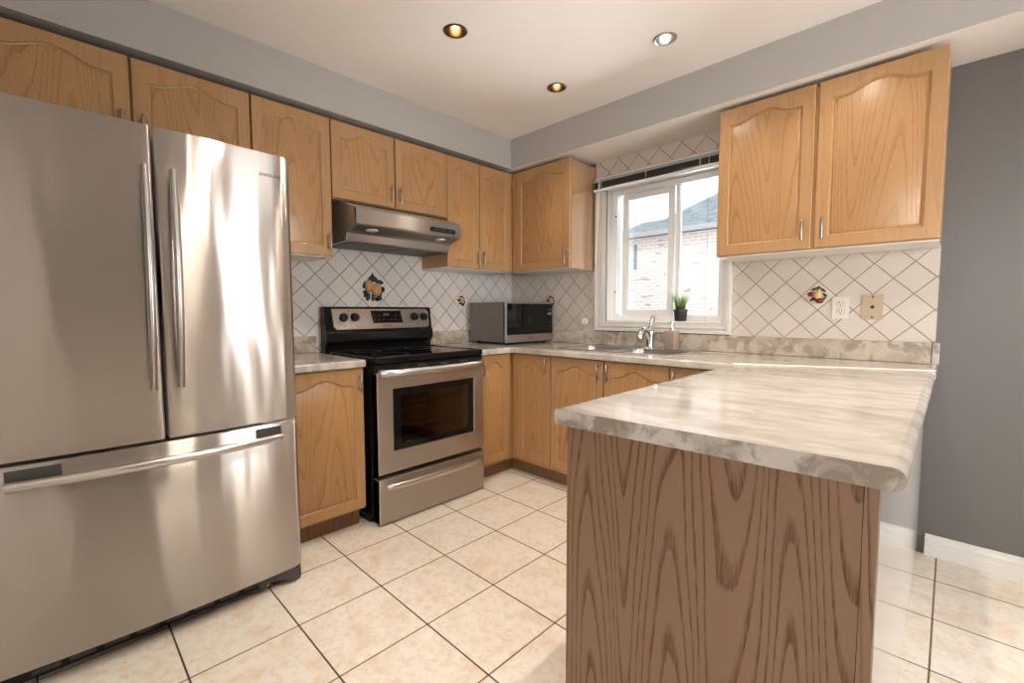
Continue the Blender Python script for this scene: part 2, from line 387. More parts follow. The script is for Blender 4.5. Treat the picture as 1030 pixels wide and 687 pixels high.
def text(name, body, size, mat, parent, loc, rot, depth=0.0006):
    cu = bpy.data.curves.new(name, 'FONT'); cu.body = body; cu.size = size; cu.extrude = depth; cu.align_x = 'CENTER'; cu.align_y = 'CENTER'
    t = bpy.data.objects.new(name, cu); COL.objects.link(t)
    dg = bpy.context.evaluated_depsgraph_get(); me = bpy.data.meshes.new_from_object(t.evaluated_get(dg)); bpy.data.objects.remove(t)
    me.materials.clear(); me.materials.append(M[mat])
    o = bpy.data.objects.new(name, me); COL.objects.link(o); o.parent = parent; o.location = Vector(loc)-wloc(parent); o.rotation_euler = rot
    return o
def rrect(x0, x1, y0, y1, r, n=5):
    pts = []
    for cx, cy, a0 in ((x1-r, y1-r, 0), (x0+r, y1-r, PI/2), (x0+r, y0+r, PI), (x1-r, y0+r, 1.5*PI)):
        for i in range(n+1):
            a = a0+PI/2*i/n; pts.append((cx+r*math.cos(a), cy+r*math.sin(a)))
    return pts

# ================================================================== STRUCTURE
XR, YF, ZC = 4.3, -5.4, 2.4735
def S(name, mb, mat, bevel=0.0): return build(name, mb, mat, None, bevel, kind='structure', origin='world')
S('floor', box(-0.15, XR+0.15, YF-0.15, 0.15, -0.12, 0), 'floor')
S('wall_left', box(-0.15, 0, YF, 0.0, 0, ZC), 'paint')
WX0, WX1, WZ0, WZ1 = 0.982, 1.812, 1.085, 2.052
b = MB(); b.prism([(-0.15, 0), (XR, 0), (XR, ZC), (-0.15, ZC)], [[(WX0, WZ0), (WX1, WZ0), (WX1, WZ1), (WX0, WZ1)]], lambda a, c: (a, 0, c), lambda a, c: (a, 0.15, c)); S('wall_back', b, 'back_wall_dark')
DY0, DY1 = -1.35, -0.55      # patio door in the right wall
HY0, HY1 = -3.25, -2.0     # unseen doorway, added to darken the fridge reflection, into a made-up hall
b = MB(); b.prism([(YF, 0), (0, 0), (0, ZC), (YF, ZC)], [[(DY0, 0.02), (DY1, 0.02), (DY1, 2.05), (DY0, 2.05)], [(HY0, 0.002), (HY1, 0.002), (HY1, 2.1), (HY0, 2.1)]], lambda a, c: (XR, a, c), lambda a, c: (XR+0.15, a, c)); S('wall_right', b, 'paint_bounce')
b = MB(); b.box(XR+0.151, 6.5, HY0-0.1, HY0, 0, 2.3).box(XR+0.151, 6.5, HY1, HY1+0.1, 0, 2.3).box(6.5, 6.6, HY0-0.1, HY1+0.1, 0, 2.3).box(XR+0.151, 6.5, HY0, HY1, 2.2, 2.3).box(XR+0.151, 6.5, HY0, HY1, -0.1, 0.0); S('wall_added_hall', b, 'added_hall')
FX0, FX1 = 3.0, 4.2        # window added for fill light in the unseen wall behind the camera
b = MB(); b.prism([(0, 0), (XR, 0), (XR, ZC), (0, ZC)], [[(FX0, 1.0), (FX1, 1.0), (FX1, 2.1), (FX0, 2.1)]], lambda a, c: (a, YF, c), lambda a, c: (a, YF-0.15, c)); S('wall_front', b, 'paint_bounce')
LAMPS = [(1.101, -1.495, 0), (1.104, -0.745, 0), (1.773, -0.749, 1), (1.775, -1.495, 0), (2.45, -0.748, 0), (2.45, -1.495, 0), (1.10, -2.245, 0), (1.775, -2.245, 0), (2.45, -2.245, 0)]
LR = 0.043
b = MB(); b.prism([(-0.15, YF), (XR, YF), (XR, 0.15), (-0.15, 0.15)], [[(x+LR*math.cos(t), y+LR*math.sin(t)) for t in [2*PI*i/20 for i in range(20)]] for x, y, _ in LAMPS],
                  lambda a, c: (a, c, ZC), lambda a, c: (a, c, ZC+0.14)); S('ceiling', b, 'ceiling')
SX, SY, SZ = 0.347, -0.359, 2.254
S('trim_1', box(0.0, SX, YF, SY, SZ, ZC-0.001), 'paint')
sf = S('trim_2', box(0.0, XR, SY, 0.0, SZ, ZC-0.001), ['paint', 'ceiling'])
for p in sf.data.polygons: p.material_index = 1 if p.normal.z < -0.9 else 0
# tiled splashbacks
b = MB(); b.prism([(0.008, 0.914), (2.772, 0.914), (2.772, 1.476), (1.875, 1.476), (1.875, SZ), (0.885, SZ), (0.885, 1.50), (0.008, 1.50)],
                  [[(0.965, 1.06), (1.83, 1.06), (1.83, 2.07), (0.965, 2.07)]], lambda a, c: (a, -0.006, c), lambda a, c: (a, 0.0, c)); S('trim_3', b, 'tile_back')
S('trim_4', box(0, 0.006, -2.3, -0.0, 0.914, 1.80), 'tile_left')
# baseboard on the bare wall at the right
def bb_prof(): return [(0, 0), (0.018, 0), (0.018, 0.045), (0.013, 0.049), (0.013, 0.066), (0.016, 0.070), (0.012, 0.080), (0.006, 0.086), (0.005, 0.100), (0, 0.100)]
b = MB(); b.loft([[(x, -d, z) for d, z in bb_prof()] for x in (2.775, XR)]); S('baseboard_back', b, 'trim')
b = MB(); b.loft([[(XR-d, y, z) for d, z in bb_prof()] for y in (DY1+0.08, -0.015)]); S('baseboard_right', b, 'trim')

# kitchen window
win = build('window_1', MB().prism([(0.895, 1.02), (1.868, 1.02), (1.868, 2.138), (0.895, 2.138)], [[(WX0, WZ0), (WX1, WZ0), (WX1, WZ1), (WX0, WZ1)]], lambda a, c: (a, -0.0185, c), lambda a, c: (a, -0.0065, c)), 'trim', None, 0.003, kind='structure')
def frame(mb, x0, x1, z0, z1, w, y0, y1):
    mb.prism([(x0, z0), (x1, z0), (x1, z1), (x0, z1)], [[(x0+w, z0+w), (x1-w, z0+w), (x1-w, z1-w), (x0+w, z1-w)]], lambda a, c: (a, y0, c), lambda a, c: (a, y1, c))
    return mb
b = frame(MB(), 0.895, 1.868, 1.02, 2.138, 0.022, -0.030, -0.019); frame(b, 0.948, 1.846, 1.05, 2.086, 0.014, -0.026, -0.019); build('casing_moulding', b, 'trim', win, 0.004)
b = frame(MB(), WX0+0.001, WX1-0.001, WZ0+0.001, WZ1-0.001, 0.012, 0.001, 0.149); build('jamb_lining', b, 'vinyl', win)
b = frame(MB(), 0.995, 1.799, 1.098, 2.039, 0.036, 0.055, 0.125); b.box(1.468, 1.492, 0.075, 0.12, 1.134, 2.003); build('window_frame', b, 'vinyl', win, 0.003)
sash = build('sash', frame(MB(), 1.078, 1.462, 1.134, 2.000, 0.040, 0.060, 0.082), 'vinyl', win, 0.003)
build('pane', box(1.118, 1.422, 0.069, 0.073, 1.174, 1.960), 'glass', sash)
build('pane', box(1.492, 1.763, 0.100, 0.104, 1.134, 2.003), 'glass', win)
build('pane', box(1.031, 1.468, 0.108, 0.112, 1.134, 2.003), 'glass', win)
b = MB(); b.box(1.02, 1.027, 0.048, 0.055, 1.30, 1.312); b.box(1.02, 1.027, 0.048, 0.055, 1.85, 1.862); build('latch', b, 'black_matte', win)
build('gap_shade_line', box(0.90, 1.863, -0.014, -0.0065, 1.0148, 1.0195), 'gap_shade', win)  # brown strip painted in for the shadow gap under the casing
# patio door and added front window (unseen, behind / beside the camera: they light the room and show in reflections)
def frame_x(mb, y0, y1, z0, z1, w, x0, x1):
    mb.prism([(y0, z0), (y1, z0), (y1, z1), (y0, z1)], [[(y0+w, z0+w), (y1-w, z0+w), (y1-w, z1-w), (y0+w, z1-w)]], lambda a, c: (x0, a, c), lambda a, c: (x1, a, c)); return mb
pd = build('door_1', frame_x(MB(), DY0, DY1, 0.02, 2.05, 0.07, XR+0.05, XR+0.10), 'vinyl', None, 0.003, kind='structure')
build('casing', frame_x(MB(), DY0-0.07, DY1+0.07, 0.0, 2.12, 0.07, XR-0.015, XR-0.001), 'trim', pd)
build('pane', box(XR+0.073, XR+0.077, DY0+0.07, DY1-0.07, 0.09, 1.98), 'glass', pd)
wf = build('added_window', frame(frame(MB(), FX0, 3.62, 1.0, 2.1, 0.05, YF-0.10, YF-0.05), 3.58, FX1, 1.0, 2.1, 0.05, YF-0.101, YF-0.051), 'vinyl', None, 0.003, kind='structure')
build('pane', box(FX0+0.05, FX1-0.05, YF-0.078, YF-0.074, 1.05, 2.05), 'glass', wf)

# outdoors: ground and the neighbouring house
g = S('ground', MB().box(-30, 30, 0.4, 40, -0.7, -0.6), 'lawn')
hs = thing('house', 'pale brick neighbouring house with grey hipped roof seen through the window', 'house', (2, 9, -0.6))
build('brick_wall', box(-2.5, 9, 6.0, 12, -0.6, 2.72), 'brick', hs)
b = MB(); e0 = [(-2.0, 5.8, 2.80), (9.5, 5.8, 2.80), (9.5, 12.6, 2.80), (-2.0, 12.6, 2.80)]; R0 = b._v(e0); a1 = b.bm.verts.new((1.2, 9.1, 5.05)); a2 = b.bm.verts.new((6, 9.1, 5.05))
b.face([R0[0], R0[1], a2, a1]); b.face([R0[2], R0[3], a1, a2]); b.face([R0[1], R0[2], a2]); b.face([R0[3], R0[0], a1]); b.face(R0[::-1]); b.loft([[(-2.7, 5.8, 2.8), (-2.7, 7.4, 3.33), (-2.7, 9.0, 2.8)], [(-0.5, 5.8, 2.8), (-0.5, 7.4, 3.33), (-0.5, 9.0, 2.8)]]); build('roof', b, 'roof', hs, smooth=0)
build('gutter', box(-2.75, 9.5, 5.72, 5.8, 2.70, 2.80), 'gutter', hs, 0.01)
hw = build('window', box(-2.17, -2.06, 5.97, 5.995, 2.02, 2.62), 'vinyl', hs); build('pane', box(-2.155, -2.075, 5.96, 5.969, 2.05, 2.59), 'far_glass', hw)
hw = build('window', box(0.9, 2.0, 5.97, 5.995, 0.5, 1.6), 'vinyl', hs); build('pane', box(0.98, 1.92, 5.96, 5.969, 0.58, 1.52), 'far_glass', hw)

# ================================================================== CABINET PARTS
def mapper(side, front):
    # (u, z, depth into the cabinet) -> world
    if side == 'L': return lambda u, z, d: (front-d, u, z)     # front faces +x
    if side == 'P': return lambda u, z, d: (front+d, u, z)     # front faces -x
    return lambda u, z, d: (u, front+d, z)                     # front faces -y
def arch_contour(u0, u1, z0, z1, rise, inset, n=22):
    a, b_ = u0+inset, u1-inset; c = (u0+u1)/2; h = (u1-u0)/2
    pts = [(a, z0+inset), (b_, z0+inset)]
    for i in range(n+1):
        u = b_+(a-b_)*i/n; t = min(1.0, abs(u-c)/(h*0.80))
        pts.append((u, z1-rise+rise*(0.5+0.5*math.cos(PI*t))-inset))
    return pts
def pull(parent, side, front, u, zc, L=0.105, vertical=True):
    f = mapper(side, front); b = MB()
    for s in (-1, 1): b.tube([f(u, zc+s*L*0.32, 0.0), f(u, zc+s*L*0.32, -0.026)], 0.004, 8)
    b.tube([f(u, zc-L/2, -0.027), f(u, zc-L/2+0.002, -0.027), f(u, zc+L/2-0.002, -0.027), f(u, zc+L/2, -0.027)], [0.0045, 0.0055, 0.0055, 0.0045], 10)
    return build('handle', b, 'nickel', parent, label='brushed nickel bar handle')
def door(parent, side, front, u0, u1, z0, z1, hand=None, hz=None, rise=0.042, m=0.052):
    f = mapper(side, front); b = MB()
    rect = lambda i: [(u0+i, z0+i), (u1-i, z0+i), (u1-i, z1-i), (u0+i, z1-i)]
    P3 = lambda pts, d: [f(u, z, d) for u, z in pts]
    ri = min(rise, (u1-u0)*0.16)
    cu, cv, cz0, cz1 = u0+m, u1-m, z0+m, z1-m*0.86
    R = b.loft([P3(rect(0), 0.019), P3(rect(0), 0.004), P3(rect(0.0035), 0.0)], True, False)
    C = b.loft([P3(arch_contour(cu, cv, cz0, cz1, ri, i), d) for i, d in ((0, 0), (0.003, 0.005), (0.009, 0.0075), (0.0095, 0.012))], False, False)
    b.fill_holes([R[2], C[0]])
    d = build('door', b, 'oak', parent, smooth=25)
    b = MB(); b.loft([P3(arch_contour(cu, cv, cz0, cz1, ri, i), q) for i, q in ((0.0085, 0.0125), (0.0085, 0.0085), (0.013, 0.005), (0.017, 0.004))], True, True)
    build('door_panel', b, 'oak_panel', d, smooth=25)
    if hand is not None: pull(d, side, front, hand, hz)
    return d
GW, GB = 'oak wall cabinets', 'oak base cabinets'
def carcass(t, x0, x1, y0, y1, z0, z1, under=True):
    if under:
        build('cabinet_box', box(x0, x1, y0, y1, z0+0.006, z1), 'oak', t)
        build('bottom_panel', box(x0+0.002, x1-0.002, y0+0.002, y1-0.002, z0, z0+0.0055), 'melamine', t, label='white melamine underside')
    else: build('cabinet_box', box(x0, x1, y0, y1, z0, z1), 'oak', t)
# wall cabinets, left wall (front face at x=0.318)
FL = 0.318; ZT = 2.230; ZCB = 2.222
t = thing('wall_cabinet', 'wide oak wall cabinet with two arched doors above the refrigerator', 'cabinet', (0.15, -2.6, 1.83), GW)
carcass(t, 0.001, FL-0.0205, -3.065, -2.1505, 1.826, ZCB)
door(t, 'L', FL, -3.06, -2.6045, 1.83, ZT, -2.635, 1.945); door(t, 'L', FL, -2.5975, -2.153, 1.83, ZT, -2.567, 1.945)
t = thing('wall_cabinet', 'tall single-door oak wall cabinet between refrigerator and range hood', 'cabinet', (0.15, -1.95, 1.47), GW)
carcass(t, 0.007, FL-0.0205, -2.1495, -1.7535, 1.469, ZCB); door(t, 'L', FL, -2.146, -1.756, 1.474, ZT, -1.779, 1.555)
t = thing('wall_cabinet', 'short two-door oak wall cabinet mounted right over the range hood', 'cabinet', (0.15, -1.35, 1.8), GW)
carcass(t, 0.007, FL-0.0205, -1.7525, -0.9515, 1.80, ZCB, False); door(t, 'L', FL, -1.750, -1.3545, 1.804, ZT, -1.382, 1.885); door(t, 'L', FL, -1.3475, -0.953, 1.804, ZT, -1.322, 1.885)
t = thing('wall_cabinet', 'tall narrow two-door oak wall cabinet between range hood and room corner', 'cabinet', (0.15, -0.64, 1.47), GW)
carcass(t, 0.007, FL-0.0205, -0.9505, -0.3225, 1.469, ZCB); door(t, 'L', FL, -0.949, -0.6565, 1.474, ZT, -0.680, 1.555); door(t, 'L', FL, -0.6505, -0.340, 1.474, ZT, -0.626, 1.555)
# window wall (front face at y=-0.318)
build('filler', box(0.2985, 0.3165, -0.3385, -0.3200, 1.474, ZT), 'oak', t)
t = thing('wall_cabinet', 'single-door oak wall cabinet in the corner left of the window', 'cabinet', (0.6, -0.15, 1.47), GW)
carcass(t, 0.2985, 0.876, -FL+0.0205, -0.007, 1.469, ZCB); build('side_panel', box(0.8765, 0.882, -FL+0.0205, -0.007, 1.469, ZCB), 'oak_gloss', t, label='glossy varnished oak side panel'); build('filler', box(0.3195, 0.358, -FL+0.002, -FL+0.02, 1.474, ZT), 'oak', t, 0.001)
door(t, 'B', -FL, 0.361, 0.879, 1.474, ZT, 0.853, 1.548)
t = thing('wall_cabinet', 'large two-door oak wall cabinet hanging right of the window', 'cabinet', (2.33, -0.15, 1.46), GW)
carcass(t, 1.879, 2.7725, -FL+0.0205, -0.007, 1.455, ZCB); door(t, 'B', -FL, 1.881, 2.319, 1.463, ZT, 2.285, 1.555, rise=0.04); door(t, 'B', -FL, 2.332, 2.7715, 1.463, ZT, 2.366, 1.555, rise=0.04)

# base cabinets
FB = 0.61; BT = 0.868; BB = 0.13
def base_box(t, x0, x1, y0, y1): build('cabinet_box', box(x0, x1, y0, y1, 0.105, 0.873), 'oak', t)
t = thing('base_cabinet', 'single-door oak base cabinet between refrigerator and stove', 'cabinet', (0.3, -1.95, 0), GB)
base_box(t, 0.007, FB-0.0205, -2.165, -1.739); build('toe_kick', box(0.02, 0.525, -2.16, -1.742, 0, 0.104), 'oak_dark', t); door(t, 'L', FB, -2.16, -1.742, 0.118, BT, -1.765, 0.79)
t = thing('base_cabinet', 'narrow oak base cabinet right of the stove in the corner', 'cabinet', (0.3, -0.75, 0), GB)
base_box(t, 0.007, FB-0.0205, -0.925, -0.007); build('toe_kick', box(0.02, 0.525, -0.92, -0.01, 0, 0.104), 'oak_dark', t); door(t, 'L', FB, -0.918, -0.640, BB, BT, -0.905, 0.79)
t = thing('base_cabinet', 'narrow single-door oak base cabinet under the window counter, nearest the corner', 'cabinet', (0.8, -0.3, 0), GB)
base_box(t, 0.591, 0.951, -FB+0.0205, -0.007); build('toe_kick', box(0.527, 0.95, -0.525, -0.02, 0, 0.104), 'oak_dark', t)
build('filler', box(0.612, 0.646, -FB+0.002, -FB+0.02, BB, BT), 'oak', t, 0.001); door(t, 'B', -FB, 0.649, 0.9475, BB, BT, 0.921, 0.80)
t = thing('base_cabinet', 'two-door oak base cabinet underneath the sink', 'cabinet', (1.36, -0.3, 0), GB)
for nm, bx in (('side_panel', (0.952, 0.954, -FB+0.0205, -0.007, 0.105, 0.873)), ('side_panel', (1.763, 1.765, -FB+0.0205, -0.007, 0.105, 0.873)), ('bottom_panel', (0.9545, 1.7625, -FB+0.0205, -0.007, 0.105, 0.123)), ('back_panel', (0.9545, 1.7625, -0.02, -0.007, 0.1235, 0.873)), ('front_rail', (0.9545, 1.7625, -FB+0.0205, -FB+0.04, 0.80, 0.873))): build(nm, box(*bx), 'oak', t)
build('toe_kick', box(0.952, 1.765, -0.525, -0.02, 0, 0.104), 'oak_dark', t)
door(t, 'B', -FB, 0.9545, 1.354, BB, BT, 1.325, 0.80); door(t, 'B', -FB, 1.361, 1.7605, BB, BT, 1.390, 0.80)
t = thing('base_cabinet', 'oak base cabinet right of the sink, partly hidden behind the peninsula', 'cabinet', (1.9, -0.3, 0), GB)
base_box(t, 1.766, 2.076, -FB+0.0205, -0.007); build('toe_kick', box(1.766, 2.076, -0.525, -0.02, 0, 0.104), 'oak_dark', t); door(t, 'B', -FB, 1.7675, 2.066, BB, BT, 1.793, 0.80)
# peninsula
t = thing('peninsula_cabinet', 'oak peninsula cabinet with boldly grained end panel facing the camera', 'cabinet', (2.42, -1.0, 0), GB)
build('cabinet_box', box(2.118, 2.729, -1.908, -0.016, 0.10, 0.873), 'oak', t); build('toe_kick', box(2.17, 2.728, -1.905, -0.02, 0, 0.0995), 'oak_dark', t)
build('end_panel', box(2.098, 2.7275, -1.93, -1.9085, 0, 0.873), 'oak_end', t, 0.001, label='greyish oak end panel with bold dark grain')
b = box(2.728, 2.7485, -1.931, -1.9, 0, 0.873); build('corner_stile', b, 'oak_end', t, 0.001)
k = NT('glossy_pale_back_panel'); P = k.sep(k.obj()); n = k.noise(k.comb(0.0, k.math('MULTIPLY', P[1], 30.0), k.math('MULTIPLY', P[2], 1.2)), 1.0, 3, 0.6)
k.set(Base_Color=k.ramp(n, [(0.3, (0.38, 0.35, 0.33)), (0.7, (0.46, 0.43, 0.41))]), Roughness=0.13, Specular_IOR_Level=0.6); M['back_panel'] = k.m
build('back_panel', box(2.7295, 2.7475, -1.8995, -0.016, 0, 0.873), 'back_panel', t, 0.001, label='pale glossy back panel')
for z0, z1 in ((0.716, 0.866), (0.549, 0.712), (0.382, 0.545), (0.12, 0.378)):
    d = build('drawer', box(2.098, 2.1175, -1.905, -1.30, z0, z1), 'oak', t, 0.003)
    f = mapper('P', 2.098); b = MB()
    for s in (-1, 1): b.tube([f(-1.6+s*0.034, (z0+z1)/2, 0), f(-1.6+s*0.034, (z0+z1)/2, -0.026)], 0.004, 8)
    b.tube([f(-1.655, (z0+z1)/2, -0.027), f(-1.545, (z0+z1)/2, -0.027)], 0.0055, 10); build('handle', b, 'nickel', d, label='brushed nickel bar handle')
door(t, 'P', 2.098, -1.295, -0.66, 0.12, 0.866, -1.26, 0.79)

# ================================================================== WORKTOPS
CZ0, CZ1 = 0.874, 0.914
def seam(x): return -0.655+(x-2.0695)*(0.312/0.7221)
SKX0, SKX1, SKY0, SKY1 = 0.905, 1.735, -0.50, -0.075
t = thing('worktop', 'L-shaped marbled laminate worktop with sink, running under the window to the wall end', 'worktop', (1.2, -0.3, CZ0))
outer = [(0.007, -0.925), (0.638, -0.925), (0.638, -0.638), (2.0695, -0.638), (2.0695, -0.657), (2.795, seam(2.795)-0.002), (2.795, -0.007), (0.007, -0.007)]
outer = [(0.007, -0.925), (0.638, -0.925), (0.638, -0.638), (2.0695, -0.638), (2.785, seam(2.785)), (2.785, -0.007), (0.007, -0.007)]
hole = rrect(SKX0+0.015, SKX1-0.015, SKY0+0.015, SKY1-0.015, 0.04)
wt = build('top', MB().prism(outer, [hole], lambda a, c: (a, c, CZ0), lambda a, c: (a, c, CZ1)), 'laminate', t, 0.011, 4, origin='world')
build('backsplash_strip', box(0.0275, 2.762, -0.0265, -0.0065, CZ1+0.0005, 1.0145), 'laminate_strip', t, 0.003)
build('backsplash_strip', box(0.0065, 0.0265, -0.925, -0.0065, CZ1+0.0005, 1.0145), 'laminate_strip', t, 0.003)
build('end_cap', box(2.7625, 2.788, -0.030, -0.0005, CZ1+0.0005, 1.016), 'laminate_edge', t, 0.002, label='paler cut end of the backsplash strip')
b = MB(); d_ = Vector((2.783-2.095, seam(2.783)-seam(2.095), 0)).normalized(); nn_ = Vector((-d_.y, d_.x, 0)); rg = []
for x in (2.09, 2.783):
    c_ = Vector((x, seam(x)+0.0085, CZ1)); rg.append([c_+nn_*(0.007*math.cos(a))+Vector((0, 0, 0.0006+0.0045*math.sin(a))) for a in [PI*i/8 for i in range(9)]])
b.loft(rg); build('raised_edge', b, 'laminate_bead', t, label='thin raised bead along the joint')
t = thing('worktop', 'short marbled laminate worktop between refrigerator and stove', 'worktop', (0.3, -1.95, CZ0))
build('top', box(0.007, 0.638, -2.166, -1.736, CZ0, CZ1), 'laminate', t, 0.011, 4, origin='world')
build('backsplash_strip', box(0.0065, 0.0265, -2.166, -1.745, CZ1+0.0005, 1.0145), 'laminate_strip', t, 0.003)
# peninsula slab: bullnosed right edge, slightly skewed end
t = thing('worktop', 'thick marbled laminate worktop on the peninsula, nearest the camera', 'worktop', (2.43, -1.2, CZ0))
pr = [(2.097, CZ0+0.006), (2.103, CZ0)]
for i in range(7):
    a = -PI/2+PI/2*i/6; pr.append((2.783-0.0195+0.0195*math.cos(a), CZ0+0.0195+0.0195*math.sin(a)))
for i in range(9):
    a = PI/2*i/8; pr.append((2.783-0.020+0.020*math.cos(a), CZ1-0.020+0.020*math.sin(a)))
for i in range(4):
    a = PI/2+PI/2*i/3; pr.append((2.097+0.008+0.008*math.cos(a), CZ1-0.008+0.008*math.sin(a)))
yend = lambda x: -1.983+(x-2.097)*0.05
b = MB(); n = len(pr)
rings = [[(x, yend(x)+0.0025, CZ0+(z-CZ0)*0.9+0.002) for x, z in pr], [(x, yend(x), CZ0+(z-CZ0)*0.9+0.002) for x, z in pr]]
b = MB(); b.loft([[(x, yend(x), z) for x, z in pr], [(x, seam(x)-0.0015, z) for x, z in pr]], True, True)
for fc in b.bm.faces:
    if all(abs(v.co.y-yend(v.co.x)) < 1e-5 for v in fc.verts): fc.material_index = 1
build('top', b, ['laminate', 'laminate_edge'], t, origin='world', smooth=30)

# ================================================================== SINK, TAP, SOAP
t = thing('sink', 'stainless double-bowl drop-in sink below the window', 'sink', (1.32, -0.29, CZ1))
b = MB(); z = CZ1+0.004
bowls = [rrect(SKX0+0.052, 1.305, SKY0+0.03, SKY1-0.085, 0.05), rrect(1.335, SKX1-0.03, SKY0+0.03, SKY1-0.085, 0.05)]
def shr(l, k_):
    cx = sum(p[0] for p in l)/len(l); cy = sum(p[1] for p in l)/len(l); return [(cx+(p[0]-cx)*k_, cy+(p[1]-cy)*k_) for p in l]
o1 = rrect(SKX0, SKX1, SKY0, SKY1, 0.04)
R = b.loft([[(x, y, CZ1+0.0006) for x, y in o1], [(x, y, z) for x, y in shr(o1, 0.994)]], False, False)
loops = [R[1]]
for l in bowls:
    Q = b.loft([[(x, y, z) for x, y in l], [(x, y, z-0.012) for x, y in shr(l, 0.98)], [(x, y, z-0.16) for x, y in shr(l, 0.93)], [(x, y, z-0.175) for x, y in shr(l, 0.85)]], False, True); loops.append(Q[0])
b.fill_holes(loops); build('basin', b, 'steel_sat', t, smooth=40)
for cx in (1.12, 1.52): build('drain', MB().lathe([(0.001, 0.0), (0.04, 0.0), (0.042, 0.004), (0.03, 0.005), (0.001, 0.002)], (cx, -0.30, z-0.174), 'z', 20), 'chrome', t)
t = thing('faucet', 'chrome single-lever faucet standing behind the sink', 'faucet', (1.395, -0.115, z))
fx, fy = 1.395, -0.115
b = MB(); b.lathe([(0.034, 0), (0.034, 0.006), (0.027, 0.012), (0.025, 0.05), (0.026, 0.085), (0.028, 0.10), (0.024, 0.115), (0.012, 0.122)], (fx, fy, z+0.0005), 'z', 20); build('body', b, 'chrome', t)
b = MB(); b.tube([(fx, fy-0.012, z+0.075), (fx-0.004, fy-0.035, z+0.112), (fx-0.008, fy-0.065, z+0.126), (fx-0.012, fy-0.095, z+0.116), (fx-0.014, fy-0.112, z+0.088), (fx-0.014, fy-0.114, z+0.07)], [0.018, 0.018, 0.017, 0.017, 0.018, 0.019], 14); build('spout', b, 'chrome', t, smooth=60)
b = MB(); b.tube([(fx, fy, z+0.118), (fx+0.002, fy+0.008, z+0.15), (fx+0.006, fy+0.02, z+0.195), (fx+0.008, fy+0.024, z+0.215)], [0.022, 0.015, 0.017, 0.012], 12, flat=(1, 1)); build('lever', b, 'chrome', t, smooth=60)
t = thing('soap_dispenser', 'square taupe soap dispenser with chrome pump beside the faucet', 'soap dispenser', (1.545, -0.115, z))
b = MB(); b.loft([[(x, y, h) for x, y in rrect(1.545-w_, 1.545+w_, -0.113-w_, -0.113+w_, 0.008)] for w_, h in ((0.034, z+0.0005), (0.036, z+0.004), (0.036, z+0.118), (0.033, z+0.122), (0.012, z+0.124))]); build('bottle', b, 'taupe', t)
b = MB(); b.lathe([(0.013, 0), (0.013, 0.014), (0.006, 0.016), (0.005, 0.04), (0.009, 0.042), (0.009, 0.054), (0.003, 0.056)], (1.545, -0.113, z+0.1245), 'z', 14); b.tube([(1.545, -0.113, z+0.172), (1.538, -0.14, z+0.172), (1.534, -0.152, z+0.166)], 0.004, 8); build('pump', b, 'chrome', t)

# plant on the window sill
zs = WZ0+0.0135; px_, py_ = 1.537, 0.026
t = thing('potted_plant', 'small spiky grass plant in a black pot on the window sill', 'plant', (px_, py_, zs))
b = MB(); b.lathe([(0.033, 0), (0.036, 0.004), (0.043, 0.062), (0.046, 0.063), (0.046, 0.076), (0.042, 0.077), (0.040, 0.066), (0.001, 0.064)], (px_, py_, zs), 'z', 24); build('pot', b, 'pot', t)
build('soil', MB().lathe([(0.001, 0.0645), (0.0385, 0.0645), (0.0385, 0.067), (0.001, 0.070)], (px_, py_, zs), 'z', 20), 'soil', t)
b = MB()
for i in range(95):
    a = random.uniform(0, 2*PI); q = random.random(); r0 = 0.028*math.sqrt(random.random()); ln = random.uniform(0.085, 0.165)*(1.0-0.25*q); sp = random.uniform(0.15, 0.42)*r0/0.028+0.05
    bx, by, bz = px_+r0*math.cos(a), py_+r0*math.sin(a), zs+0.068
    pts = [(bx+math.cos(a)*ln*sp*s_*s_*1.1, by+math.sin(a)*ln*sp*s_*s_*1.1*0.6, bz+ln*s_*(1-0.15*s_)) for s_ in (0, 0.35, 0.7, 1.0)]
    b.tube(pts, [0.0022, 0.0026, 0.0018, 0.0003], 5, flat=(1, 0.5))
build('grass_blades', b, 'grass', t, origin=(px_, py_, zs+0.068))

# blind above the window
t = thing('window_blind', 'grey slatted blind pulled up to the top of the window', 'blind', (1.38, -0.05, 2.05))
bx0, bx1 = 0.898, 1.874
build('headrail', box(bx0, bx1, -0.066, -0.0315, 2.094, 2.112), 'headrail', t, 0.003)
for i in range(9):
    zz = 2.091-i*0.0044; b = MB(); b.loft([[(x, -0.062+0.006*j, zz-0.0028*(1-((j-2.5)/2.5)**2)*-1-0.0028) for j in range(6)]+[(x, -0.062+0.006*j, zz+0.0008-0.0028*(1-((j-2.5)/2.5)**2)*-1-0.0028) for j in range(5, -1, -1)] for x in (bx0+0.006, bx1-0.004)])
    build('slat', b, 'blind', t)
build('bottom_rail', box(bx0+0.004, bx1-0.004, -0.062, -0.034, 2.030, 2.0485), 'vinyl', t, 0.003)
for cx in (0.97, 1.32, 1.68): build('bracket', box(cx-0.004, cx+0.004, -0.0685, -0.0662, 2.052, 2.114), 'headrail', t, 0.001)
build('wand', MB().tube([(0.955, -0.07, 2.10), (0.953, -0.073, 1.9), (0.945, -0.075, 1.66), (0.937, -0.076, 1.52)], 0.004, 8), 'vinyl', t)
build('cord', MB().tube([(1.735, -0.071, 2.10), (1.736, -0.071, 1.6), (1.735, -0.071, 1.02)], 0.0014, 6), 'white_plastic', t)

